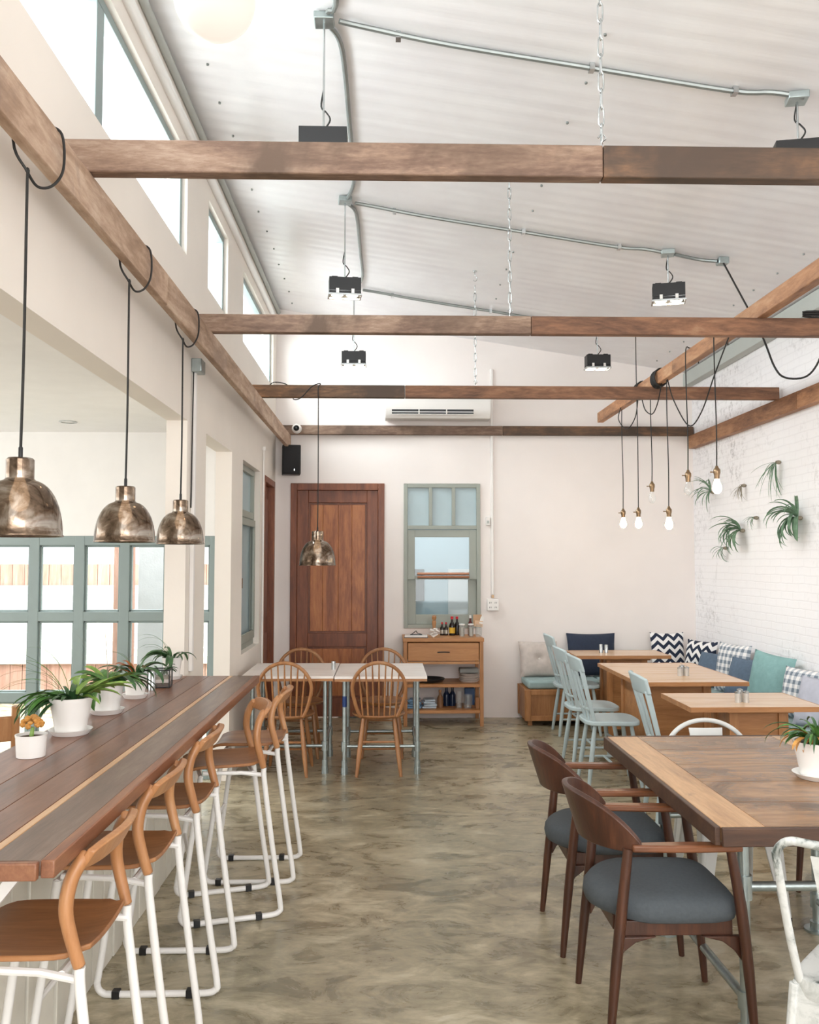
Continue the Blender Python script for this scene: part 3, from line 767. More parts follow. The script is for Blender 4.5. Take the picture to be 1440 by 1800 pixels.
# ================================================================ BACK WALL FITTINGS
t = thing('air_conditioner', 'white split air conditioner high on the back wall', 'air conditioner', (-.02, 8.86, 3.05))
def acs(u, v):
    a = [(.24, 0), (.05, 0), (.012, .05), (0, .14), (0, .3), (.03, .34), (.24, .34)]
    k = v*(len(a)-1); i = min(int(k), len(a)-2); f_ = k-i
    return Vector((1.08*u, a[i][0]*(1-f_)+a[i+1][0]*f_, a[i][1]*(1-f_)+a[i+1][1]*f_))
mm = MB(); mm.prism([(.24, 0), (.05, 0), (.012, .04), (0, .12), (0, .3), (.03, .34), (.24, .34)], 0, 1.08, Matrix(((0, 0, 1, 0), (1, 0, 0, 0), (0, 1, 0, 0), (0, 0, 0, 1))))
mm.build('casing', m_offw, t, bevel=.008)
mm = MB().box(.07, .9, .004, .03, .035, .085); mm.build('air_outlet', m_blackm, t)
mm = MB().box(.07, .9, -.004, .006, .055, .062).box(.07, .9, -.004, .006, .032, .037).box(.34, .35, -.006, .01, .034, .086).box(.62, .63, -.006, .01, .034, .086)
mm.build('louvre', m_offw, t)
# speaker
t = thing('wall_speaker', 'black loudspeaker mounted in the left back corner', 'speaker', (-.98, 8.95, 2.47), .15)
MB().box(-.085, .1, -.1, .06, 0, .3).build('cabinet', m_black, t, bevel=.01)
MB().box(-.075, .09, -.108, -.099, .01, .29).build('grille', plain('speaker_cloth', (.02, .02, .022), .9, vscale=200, bs=.6), t, bevel=.004)
MB().box(.03, .04, -.111, -.108, .035, .055).build('badge', m_steel, t)
MB().box(-.03, .03, .06, .14, .1, .2).build('bracket', m_blackm, t)
t = thing('security_camera', 'round white dome camera on the back beam', 'camera', (-.925, 9.0, 2.955))
Mx = Matrix.Rotation(PI/2, 4, 'X')
MB().lathe([(0, -.03), (.05, -.03), (.05, 0), (.042, .02), (.03, .03)], n=26, M=Mx).build('body', m_offw, t)
MB().lathe([(.03, .03), (.024, .035), (.018, .028), (0, .045)], n=22, M=Mx).build('lens', m_black, t)
t = thing('wall_conduit', 'thin white conduit running down the back wall to the socket', 'conduit', (1.09, 9.08, 1.25))
MB().box(-.014, .014, -.004, .02, 0, 1.65).box(-.014, .014, -.004, .02, 1.75, 2.35).build('trunking', m_offw, t, bevel=.004)
MB().box(-.012, .012, -.012, .018, -.03, 0).build('end_sleeve', m_brass, t)
t = thing('wall_socket', 'white four outlet socket box on the back wall', 'socket', (1.09, 9.06, 1.09))
MB().box(-.06, .06, -.015, .04, 0, .12).build('box_body', m_offw, t, bevel=.006)
m = MB()
for a in (-.028, .028):
    for c in (.035, .082):
        for q in (-.008, .008): m.obox((a+q, -.0155, c), (.004, .002, .016), (0, .25, 0))
m.build('outlet_slots', m_blackm, t)
t = thing('door_sensor', 'small white sensor box beside the wall conduit', 'sensor', (1.045, 9.07, 1.965))
MB().box(-.022, .022, -.01, .03, 0, .09).build('sensor_body', m_offw, t, bevel=.008)
MB().box(-.012, .012, -.013, -.009, .02, .05).build('sensor_window', m_greyband, t)
# conduit and box on the left column, second thin conduit further on
t = thing('wall_conduit', 'white conduit with a grey box on the column by the bar', 'conduit', (XL+.012, 5.2, .96))
MB().box(-.012, .012, -.018, .018, 0, 1.75).build('trunking', m_offw, t, bevel=.004)
MB().box(-.012, .05, -.05, .06, 1.75, 1.83).build('junction_box', m_galv, t, bevel=.006)
MB().tube([(.0, -.03, 1.76), (-.002, -.035, 1.4), (-.004, -.03, 1.1), (-.008, -.02, .95)], .004, 6, smooth=4).build('wire', m_cord, t)
t = thing('wall_conduit', 'thin white conduit between the side window and side door', 'conduit', (XL+.01, 8.15, 0.0))
MB().tube([(0, 0, 0), (0, 0, 2.62)], .009, 8).build('pipe', m_offw, t)
MB().disc((0, 0, 2.62), .02, .035, 12).build('cap', m_offw, t)

# ================================================================ BAR
t = thing('bar_counter', 'long reclaimed wood bar counter along the left opening', 'counter', (0, 0, 0))
m = MB(); y0, y1, z0, z1 = 1.96, 5.03, .922, .955
for i, (a, bb) in enumerate(((-.862, -.745), (-.885, -.864), (-.995, -.887), (-1.115, -.997), (-1.30, -1.117))):
    m.mi = i; m.box(a, bb, y0, y1, z0, z1)
m.build('worktop', m_bar, t, bevel=.0015)
MB().box(-.745, -.715, y0-.002, y1, z0-.005, z1+.001).build('front_edge', m_barf, t, bevel=.003)
MB().box(-1.3, -.747, y0-.02, y0-.002, z0-.005, z1).build('end_board', m_barf, t, bevel=.003)
for y in (2.2, 3.1, 4.0, 4.85): MB().box(-1.1, -.82, y, y+.03, .888, .9185).bar((-1.09, y+.015, .6), (-.85, y+.015, .9), .028, .028).build('bracket', m_white, t)

# ================================================================ BAR STOOLS
def make_stool():
    t = thing('bar_stool', 'x', 'stool')
    # front is -x (towards the bar)
    def seatf(u, v):
        x = -.19+.345*u; yv = (v-.5)*2
        hw = .175*(1-.10*abs(2*u-1)**3) - (.02 if u > .9 else 0)
        z = .683 - .012*(1-yv*yv) - (.018*max(0, (.2-u)/.2)**2) + .012*max(0, (u-.75)/.25)**2
        return Vector((x, hw*yv, z)), Vector((0, 0, 1))
    MB().slab(seatf, 14, 12, .014).build('seat', m_ply, t, bevel=.004)
    m = MB()
    for s in (-1, 1):
        m.tube([(.1455, s*.185, .668), (.125, s*.19, .74), (.113, s*.19, .80), (.12, s*.18, .86), (.138, s*.168, .90), (.147, s*.155, .918)],
               [.0145, .016, .017, .017, .0165, .012], 10, smooth=4, sy=1.0)
    def cr(u, v):
        yv = (u-.5)*2; z = .868 + .072*v - .018*(abs(yv)**3)*(1-v)*-1 - .012*v*abs(yv)**4
        x = .135+.03*v + .03*(1-yv*yv)
        zz = z + (1-v)*(.018*(1-abs(yv)**2))*1.0
        return Vector((x, yv*.175, zz)), Vector((1, 0, -.3)).normalized()
    m.slab(cr, 18, 5, .02)
    m.build('backrest', m_post, t, bevel=.004)
    m = MB()
    for s in (-1, 1):
        m.tube([(.1465, s*.185, .668), (.15, s*.185, .6), (.19, s*.185, .3), (.226, s*.18, .06), (.222, s*.18, .026), (.19, s*.18, .0135), (.1, s*.18, .0125),
                (-.14, s*.18, .0125), (-.19, s*.18, .018), (-.21, s*.18, .05), (-.2, s*.18, .12), (-.13, s*.165, .645)], .0125, 10, smooth=5)
        m.tube([(.15, s*.18, .635), (.05, s*.165, .648), (-.12, s*.16, .655)], .0095, 8)
    m.tube([(-.13, -.17, .64), (-.13, .17, .64)], .0095, 8).tube([(.1, -.17, .645), (.1, .17, .645)], .0095, 8)
    m.tube([(-.175, -.175, .3), (-.175, .175, .3)], .0095, 8)
    m.build('frame', m_tubew, t)
    for s in (-1, 1):
        for x in (.13, -.14):
            MB().box(x-.014, x+.014, s*.18-.015, s*.18+.015, 0, .029).build('foot_pad', m_black, t, bevel=.002)
    return t
st = make_stool()
sp = [(-.85, 2.285, .0, 'white framed bar stool nearest the camera, its seat cut by the left edge'),
      (-.855, 2.89, .0, 'white framed bar stool second from the camera at the bar'),
      (-.85, 3.535, .0, 'white framed bar stool in the middle of the row at the bar'),
      (-.745, 4.19, .28, 'white framed bar stool fourth from the camera, turned at an angle'),
      (-.69, 4.66, 0.0, 'white framed bar stool farthest from the camera at the end of the bar')]
for i, (x, y, r, lab) in enumerate(sp):
    if i == 0:
        st.location = (x, y, 0); st.rotation_euler = (0, 0, r); st['label'] = lab; st['group'] = 'bar stools'
    else: dup(st, (x, y, 0), r, lab, 'bar stools')

# ================================================================ WHITE TABLES + WINDSOR CHAIRS
def make_wtable(w=.69, d=.85):
    t = thing('dining_table', 'x', 'table')
    m = MB(); n = 5
    for k in range(n): m.box(-w/2, w/2, -d/2+d/n*k, -d/2+d/n*(k+1)-.0015, .722, .742)
    m.build('tabletop', m_wtop, t, bevel=.002)
    MB().box(-w/2+.001, w/2-.001, -d/2+.001, d/2-.001, .704, .7215).build('table_underboard', m_oake, t)
    for a in (-w/2+.07, w/2-.07):
        for c in (-d/2+.12, d/2-.14):
            m = MB(); m.tube([(a, c, .0), (a, c, .70)], .0165, 12)
            m.disc((a, c, 0), .026, .05, 14).disc((a, c, .05), .022, .05, 14).disc((a, c, .17), .024, .07, 14).disc((a, c, .692), .045, .012, 18)
            m.build('leg', m_galv, t)
    m = MB()
    for c in (-d/2+.12, d/2-.14): m.tube([(-w/2+.07, c, .205), (w/2-.07, c, .205)], .0125, 10)
    for a in (-w/2+.07, w/2-.07): m.tube([(a, -d/2+.12, .235), (a, d/2-.14, .235)], .0125, 10)
    m.build('stretcher', m_galv, t)
    return t
t = make_wtable(); t.location = (-.74, 7.075, 0); t['label'] = 'white topped pipe legged table on the left, nearer the side window'; t['group'] = 'white tables'
t2 = dup(t, (-.042, 7.045, 0), 0, 'white topped pipe legged table on the right, in front of the console', 'white tables')
MB().lathe([(.0172, 0), (.0172, .08)], (-.275, -.305, .5), 14).build('tape_band', plain('blue_tape', hexc('1F3E78'), .5), t2)

def windsor(name='windsor_chair'):
    # faces +y, hooped back at -y
    t = thing(name, 'x', 'chair')
    def sf(u, v):
        a = 2*PI*u; r = v
        x = .205*math.cos(a)*r*(1.0+.05*math.sin(a)); y = .2*math.sin(a)*r
        return Vector((x, y, .445-.014*max(0, 1-r*r*1.2))), Vector((0, 0, 1))
    m = MB(); m.lathe([(0, .415), (.15, .415), (.19, .425), (.203, .44), (.198, .45), (.17, .447), (.1, .438), (0, .436)], n=36)
    m.build('seat', m_wind, t)
    for sx in (-1, 1):
        for sy_ in (-1, 1):
            p = (sx*.165, sy_*.185, 0); q = (sx*.115, sy_*.12, .425)
            L = [Vector(p).lerp(Vector(q), k) for k in (0, .35, .7, 1)]
            MB().tube(L, [.011, .019, .017, .012], 10, smooth=3).build('leg', m_wind, t)
    def on(sx, sy_, z): k = z/.425; return (sx*(.165-.05*k), sy_*(.185-.065*k), z)
    m = MB()
    for sx in (-1, 1): m.tube([on(sx, -1, .17), on(sx, 1, .17)], .009, 8)
    a = Vector(on(-1, -1, .17)).lerp(Vector(on(-1, 1, .17)), .5); bb = Vector(on(1, -1, .17)).lerp(Vector(on(1, 1, .17)), .5)
    m.tube([a, bb], .009, 8).tube([on(-1, -1, .25), on(1, -1, .25)], .008, 8)
    m.build('stretcher', m_wind, t)
    def hoop(s):   # s in -1..1
        a = s*2.35
        x = .2*math.sin(a*.9) if abs(s) < .999 else math.copysign(.17, s)
        return x
    pts = []
    for k in range(25):
        a = PI*(k/24*1.44-.22); c = math.cos(a); s_ = math.sin(a)
        x = -.2*c*(1 if s_ > 0 else .98); z = .645+.2*s_ if s_ > 0 else .645+.33*s_
        pts.append(Vector((x*(1-.12*max(0, (.62-z)/.2)), -.165-.12*(z-.44), max(z, .44))))
    pts[0].z = pts[-1].z = .44
    MB().tube(pts, .0125, 10, sy=1.1).build('hoop', m_wind, t)
    for k in range(7):
        x0 = -.12+.04*k; x1 = -.15+.05*k
        # top height on hoop
        zt = .645+.2*math.sqrt(max(0, 1-(x1/.2)**2))
        MB().tube([(x0, -.165, .44), ((x0+x1)/2, -.165-.06*(zt-.44)*2*.5-.0, .44+(zt-.44)*.5), (x1, -.165-.12*(zt-.44), zt)], [.0065, .0075, .005], 7).build('spindle', m_wind, t)
    return t
wc = windsor()
for i, (x, y, r, lab) in enumerate([(-.06, 6.82, .02, 'hooped spindle back chair in front of the right white table'),
        (-.75, 6.82, -.03, 'hooped spindle back chair in front of the left white table'),
        (-.725, 7.42, PI+.03, 'hooped spindle back chair behind the left white table, by the door'),
        (-.033, 7.42, PI-.02, 'hooped spindle back chair behind the right white table, by the console')]):
    if i == 0: wc.location = (x, y, 0); wc.rotation_euler = (0, 0, r); wc['label'] = lab; wc['group'] = 'spindle back chairs'
    else: dup(wc, (x, y, 0), r, lab, 'spindle back chairs')
def shaker(x, y, z, label, h=.07, r=.017):
    t = thing('salt_shaker', label, 'shaker', (x, y, z), 0, 'table shakers')
    MB().lathe([(0, 0), (r, 0), (r, h*.75), (r*.9, h*.78), (0, h*.78)], n=16).build('jar', m_clear if r > .02 else m_steel, t)
    MB().lathe([(r*.98, h*.76), (r*1.02, h*.76), (r*.98, h*.93), (0, h)], n=16).build('lid', m_steel, t)
shaker(-.42, 7.05, .742, 'small steel shaker on the seam of the white tables')

# ================================================================ BENCH, CUSHIONS
t = thing('corner_bench', 'oak L shaped corner bench along the back and brick walls', 'bench', (0, 0, 0))
MB().box(1.35, 3.19, 8.62, 9.08, .05, .35).box(2.72, 3.18, 4.9, 8.62, .05, .35).build('base', m_oakp, t, bevel=.004)
m = MB()
for a in (1.35, 1.79, 2.23): m.box(a, a+.05, 8.605, 8.62, .05, .35)
m.box(1.401, 2.7, 8.607, 8.62, .051, .10).box(1.401, 2.7, 8.607, 8.62, .30, .349)
for a in (5.0, 5.9, 6.8, 7.7): m.box(2.705, 2.72, a, a+.05, .05, .35)
m.box(2.707, 2.72, 4.9, 8.6, .051, .1).box(2.707, 2.72, 4.9, 8.6, .3, .349)
m.box(1.34, 1.35, 8.6055, 8.67, .052, .348).box(1.34, 1.35, 9.03, 9.08, .05, .35)
m.build('frame_moulding', m_oakp, t, bevel=.003)
m = MB()
for x, y in ((1.4, 8.68), (1.4, 9.03), (2.1, 8.68), (2.6, 8.68), (3.1, 9.0), (2.78, 5.0), (3.1, 5.0), (2.78, 7)): m.box(x-.02, x+.02, y-.02, y+.02, 0, .05)
m.build('foot', m_oakp, t)
def seatpad(x0, x1, y0, y1, label):
    tag(MB().box(x0+.004, x1-.004, y0+.004, y1-.004, .352, .435).build('seat_cushion', m_seaf, bevel=.025), label, 'cushion', 'seafoam bench pads')
seatpad(1.37, 2.1, 8.63, 9.06, 'seafoam bench pad at the left end of the back bench'); seatpad(2.1, 2.72, 8.63, 9.06, 'seafoam bench pad in the middle of the back bench'); seatpad(2.74, 3.18, 7.3, 8.6, 'seafoam bench pad by the brick wall near the corner')
seatpad(2.74, 3.18, 6.1, 7.3, 'seafoam bench pad by the brick wall in the middle'); seatpad(2.74, 3.18, 4.92, 6.1, 'seafoam bench pad at the near end of the brick wall')

def pillow(mat, w, h, th, loc, rz, tilt, label, group='scatter cushions', roll=0, tuft=False):
    m = MB()
    def P(u, v, s):
        a, c = 2*u-1, 2*v-1
        k = (max(0, 1-abs(a)**2.6)*max(0, 1-abs(c)**2.6))**.55
        pin = 1-.06*(1-abs(c)**2)*abs(a)**3; pin2 = 1-.06*(1-abs(a)**2)*abs(c)**3
        off = th/2*k
        if tuft: off *= 1-.55*math.exp(-((a*a+c*c)/.04))
        wr = .004*math.sin(9*a+5*c)*k
        return Vector((a*w/2*pin, s*(off+wr), h/2+c*h/2*pin2))
    n = 16
    m.grid(lambda u, v: P(u, v, 1), n, n); m.grid(lambda u, v: P(u, v, -1), n, n)
    bmesh.ops.remove_doubles(m.bm, verts=m.bm.verts, dist=1e-5)
    o = m.build('cushion', mat, None, loc, angle=80)
    R = Euler((tilt, 0, rz)).to_matrix() @ Matrix.Rotation(roll, 3, 'Y')
    o.rotation_euler = R.to_euler()
    if tuft:
        MB().lathe([(0, -.006), (.014, -.004), (.014, .004), (0, .006)], (0, -th*.24, h/2), 12, Matrix.Rotation(PI/2, 4, 'X')).build('button', m_offw, o)
    return tag(o, label, 'cushion', group)
pillow(m_linen, .4, .36, .14, (1.54, 8.9, .435), .05, -.25, 'beige tufted linen cushion at the left end of the back bench', tuft=True)
pillow(m_navy, .5, .44, .14, (2.08, 8.92, .435), 0, -.2, 'wide navy cushion leaning on the back wall')
pillow(m_chev, .35, .44, .12, (2.86, 8.92, .44), 0, -.18, 'navy and white chevron cushion facing the room in the corner')
pillow(m_chev, .40, .40, .12, (3.0, 8.52, .437), -1.15, -.2, 'navy and white chevron cushion turned against the brick wall')
pillow(m_slate, .36, .33, .12, (2.97, 8.15, .435), -1.1, -.35, 'slate blue cushion between the chevron and gingham cushions')
pillow(m_ging, .44, .44, .12, (3.01, 7.75, .437), -1.3, -.18, 'grey gingham cushion nearer the corner')
pillow(m_slate, .38, .36, .12, (2.97, 7.42, .435), -1.15, -.35, 'slate blue cushion between the gingham and teal cushions')
pillow(m_teal, .46, .44, .13, (2.98, 6.95, .437), -1.25, -.2, 'teal cushion against the brick wall', roll=.08)
pillow(m_ging, .42, .38, .12, (3.01, 6.45, .437), -1.3, -.22, 'grey gingham cushion nearer the camera')
pillow(m_lilac, .40, .36, .12, (2.97, 6.12, .435), -1.2, -.3, 'pale grey cushion nearest the camera against the brick wall')

# ================================================================ BISTRO TABLES (right)
def bistro(x0, x1, y0, y1, px0, px1, label):
    t = thing('bistro_table', label, 'table', ((x0+x1)/2, (y0+y1)/2, 0), 0, 'light oak bistro tables')
    w, d = (x1-x0)/2, (y1-y0)/2; cx = (x0+x1)/2
    MB().box(-w, w, -d, d, .715, .742).build('tabletop', m_oakt, t, bevel=.003)
    m = MB(); m.box(-w-.002, w+.002, -d-.004, -d, .713, .7425).box(-w-.002, w+.002, d, d+.004, .713, .7425).box(-w-.004, -w, -d, d, .713, .7425).box(w, w+.004, -d, d, .713, .7425)
    m.build('edge_band', m_oake, t)
    a, bb = px0-cx, px1-cx; q = d*.55
    for X in (a, bb-.06):
        for Y in (-q, q-.06): MB().box(X, X+.06, Y, Y+.06, 0, .69).build('leg', m_oakp, t, bevel=.003)
    m = MB(); m.box(a+.06, bb-.06, -q+.015, -q+.04, .06, .69).box(a+.06, bb-.06, q-.04, q-.015, .06, .69).box(a+.015, a+.04, -q+.06, q-.06, .06, .69)
    m.build('panel', m_oake, t)
    MB().box(a-.02, bb+.02, -q-.03, q+.03, .69, .715).build('apron', m_oake, t, bevel=.003)
    return t
bistro(1.72, 2.58, 8.0, 8.5, 2.02, 2.4, 'light oak table farthest away in front of the back bench')
bistro(1.78, 2.57, 6.25, 7.44, 1.9, 2.4, 'long light oak table in the middle of the bench side')
bistro(1.785, 2.58, 5.18, 5.74, 2.06, 2.42, 'light oak table nearest the camera on the bench side')
m_shk = plain('frosted_shaker_glass', hexc('C9C4BD'), .25, .3, var=.1)
def shakers(x, y, label):
    t = thing('shaker_set', label, 'shaker', (x, y, .742), 0, 'glass shaker sets')
    for a, h in ((-.026, .07), (.026, .072), (0.0, .082)):
        b_ = .0 if a else .03
        MB().lathe([(0, 0), (.017, 0), (.017, h*.8), (0, h*.8)], (a, b_, 0), 14).build('shaker_jar', m_shk, t)
        MB().lathe([(.018, h*.78), (.018, h*.9), (0, h)], (a, b_, 0), 14).build('shaker_lid', m_steel, t)
shakers(2.22, 6.6, 'glass shakers on the long middle oak table')
shakers(2.16, 5.36, 'glass shakers on the nearest oak bistro table')
shaker(2.05, 8.24, .742, 'small shaker on the farthest oak table', .08)
shaker(2.0, 8.24, .742, 'small shaker beside another on the farthest oak table', .085)

# pale blue chairs (face +x)
def bluechair():
    t = thing('spindle_chair', 'x', 'chair')
    m = MB()
    out = []
    for k in range(28):
        a = 2*PI*k/28; c, s_ = math.cos(a), math.sin(a)
        e = .38; out.append((.205*math.copysign(abs(c)**e*1, c)*(.98), (.2 if c > 0 else .185)*math.copysign(abs(s_)**.6, s_)))
    m.prism(out, .43, .462); m.build('seat', m_blue, t, bevel=.008)
    for sx in (-1, 1):
        for s in (-1, 1):
            L = [Vector((sx*.19, s*.17, 0)).lerp(Vector((sx*.13, s*.12, .435)), k) for k in (0, .4, .75, 1)]
            MB().tube(L, [.012, .018, .0165, .013], 10, smooth=3).build('leg', m_blue, t)
    m = MB()
    for s in (-1, 1): m.tube([(-.17, s*.155, .15), (.17, s*.155, .15)], .009, 8)
    m.tube([(0, -.155, .15), (0, .155, .15)], .009, 8).tube([(.165, -.15, .2), (.165, .15, .2)], .009, 8)
    m.build('stretcher', m_blue, t)
    def back(yv, z):   # point on the leaning curved back
        k = (z-.46)/.46
        return Vector((-.13-.125*k-.035*(1-(yv/.19)**2), yv, z))
    for s in (-1, 1):
        MB().bar(back(s*.15, .455), back(s*.175, .83), .026, .016, (0, 1, 0), .034, .018).build('back_post', m_blue, t, bevel=.003)
    for yv in (-.085, 0, .085):
        MB().tube([back(yv*.9, .45), back(yv, .65), back(yv*1.05, .83)], [.008, .0105, .008], 8).build('spindle', m_blue, t)
    MB().tube([back(-.16, .545), back(-.08, .54), back(0, .54), back(.08, .54), back(.16, .545)], .0105, 8, smooth=4).build('lower_rail', m_blue, t)
    def cr(u, v):
        yv = (u-.5)*.42; z = .81+.11*v-(.02*abs(u*2-1)**3)*v
        return back(yv*.95, z), Vector((1, 0, .25)).normalized()
    MB().slab(cr, 14, 5, .02).build('crest_rail', m_blue, t, bevel=.006)
    return t
bc = bluechair()
for i, (x, y, r, lab) in enumerate([(1.77, 8.28, 0, 'pale blue spindle chair farthest away, at the farthest oak table'),
        (1.63, 7.06, .03, 'pale blue spindle chair at the far half of the long oak table'),
        (1.62, 6.46, 0, 'pale blue spindle chair at the near half of the long oak table'),
        (1.79, 5.40, -.06, 'pale blue spindle chair nearest the camera, tucked behind the big table')]):
    if i == 0: bc.location = (x, y, 0); bc.rotation_euler = (0, 0, r); bc['label'] = lab; bc['group'] = 'pale blue chairs'
    else: dup(bc, (x, y, 0), r, lab, 'pale blue chairs')

# ================================================================ BIG TABLE
t = thing('large_table', 'large reclaimed wood table on pipe legs at the right', 'table', (1.54, 3.57, 0))
w, d = .49, .725
m = MB(); yb_ = -d; r = random.Random(5)
n = 5
for k in range(n): m.box(-w+.165, w-.16, -d+2*d/n*k, -d+2*d/n*(k+1)-.0015, .705, .75)
m.build('boards', m_big, t, bevel=.002)
MB().box(-w+.02, -w+.1635, -d, d, .705, .7505).build('end_board', m_bige, t, bevel=.002)
MB().box(w-.1585, w-.02, -d, d, .705, .7505).build('end_board', m_bige, t, bevel=.002)
m = MB().box(-w, -w+.019, -d-.001, d+.001, .692, .751).box(w-.019, w, -d-.001, d+.001, .692, .751).box(-w+.019, w-.019, -d-.02, -d-.001, .692, .751).box(-w+.019, w-.019, d+.001, d+.02, .692, .751)
m.build('edge_frame', m_bigd, t, bevel=.003)
for a in (-.33, .33):
    for c in (-.55, .3):
        m = MB().tube([(a, c, 0.01), (a, c, .69)], .019, 14)
        m.disc((a, c, 0), .055, .01, 22).disc((a, c, .01), .03, .03, 16).disc((a, c, .46), .027, .08, 16).disc((a, c, .66), .028, .03, 16).disc((a, c, .692), .055, .012, 22)
        m.build('leg', m_galv, t)
m = MB()
for c in (-.55, .3): m.tube([(-.33, c, .5), (.33, c, .5)], .0165, 12)
for a in (-.33, .33): m.tube([(a, -.55, .13), (a, .3, .13)], .0165, 12)
for a in (-.33, .33):
    for c in (-.55, .3): m.disc((a, c, .1), .027, .06, 16)
m.build('stretcher', m_galv, t)

# armchairs (face +x)
def armchair():
    t = thing('armchair', 'x', 'chair')
    m = MB()
    def up(k):
        out = []
        for q in range(40):
            a = 2*PI*q/40; c, s_ = math.cos(a), math.sin(a)
            ee = .36 if c > 0 else .62
            x = .245*math.copysign(abs(c)**ee, c); y = .235*math.copysign(abs(s_)**(.42 if c > 0 else .6), s_)
            y *= (1.0 if x > -.05 else 1.0-.55*((-.05-x)/.2)**2)
            out.append((x*k-.02, y*k))
        return out
    rings = []
    for k, z in ((.9, .395), (.98, .405), (1.0, .43), (.985, .455), (.93, .472), (.7, .482), (.35, .486), (.02, .487)):
        rings.append([m.bm.verts.new((x, y, z)) for x, y in up(k)])
    for A, B in zip(rings, rings[1:]):
        for q in range(40): m._f([A[q], A[(q+1) % 40], B[(q+1) % 40], B[q]])
    m._f(rings[0][::-1]); m._f(rings[-1])
    m.build('seat', m_fabric, t, angle=60)
    m = MB().box(-.2, .19, -.195, -.175, .35, .4).box(-.2, .19, .175, .195, .35, .4).box(.17, .19, -.18, .18, .35, .4).box(-.2, -.18, -.14, .14, .35, .4)
    Mz = lambda y: Matrix(((1, 0, 0, 0), (0, 0, 1, y), (0, 1, 0, 0), (0, 0, 0, 1)))
    for s in (-1, 1):
        m.prism([(.215, .27), (.215, .352), (.08, .352), (.15, .335), (.19, .305)], s*.2-.01, s*.2+.01, Mz(0))
        m.prism([(-.2, .27), (-.2, .352), (-.07, .352), (-.14, .335), (-.18, .305)], s*.2-.01, s*.2+.01, Mz(0))
    m.build('seat_frame', m_walnut, t, bevel=.003)
    for s in (-1, 1):
        MB().tube([(.245, s*.235, 0), (.225, s*.235, .25), (.205, s*.232, .45), (.175, s*.228, .645)], [.0115, .018, .019, .0155], 12, smooth=3).build('leg', m_walnut, t)
        MB().tube([(-.24, s*.235, 0), (-.215, s*.23, .25), (-.195, s*.228, .42), (-.17, s*.235, .65)], [.0115, .018, .019, .016], 12, smooth=3).build('leg', m_walnut, t)
        def af(u, v, s=s):
            x = -.16+.37*u; yv = s*(.243-.012*u) + (v-.5)*(.034+.018*math.sin(PI*min(1, u*.9)))
            return Vector((x, yv, .655-.004*u)), Vector((0, 0, 1))
        MB().slab(af, 10, 3, .024).build('armrest', m_walnutx, t, bevel=.006)
    def cf(u, v):
        a = (u-.5)*2; an = a*1.32
        x0 = -.08-.195*math.cos(an); y0 = .262*math.sin(an)/math.sin(1.32)*.94
        hh = .145*(1-abs(a)**2.6)+.03; low = .642
        z = low + hh*v - .012*(1-abs(a))
        lean = .055*v*(1-abs(a)**2)
        n_ = Vector((math.cos(an), -math.sin(an)*.8, .25)).normalized()
        return Vector((x0-lean*math.cos(an), y0, z)), n_
    MB().slab(cf, 32, 6, .02).build('backrest', m_walnut, t, bevel=.006)
    return t
ac = armchair()
for i, (x, y, r, lab) in enumerate([(.97, 3.19, 0, 'walnut armchair with grey seat nearest the camera, left of the big table'),
        (.955, 3.88, 0, 'walnut armchair with grey seat farther away, left of the big table'),
        (2.24, 4.08, PI, 'walnut armchair on the right side of the big table, only a leg seen under it')]):
    if i == 0: ac.location = (x, y, 0); ac.rotation_euler = (0, 0, r); ac['label'] = lab; ac['group'] = 'walnut armchairs'
    else: dup(ac, (x, y, 0), r, lab, 'walnut armchairs')

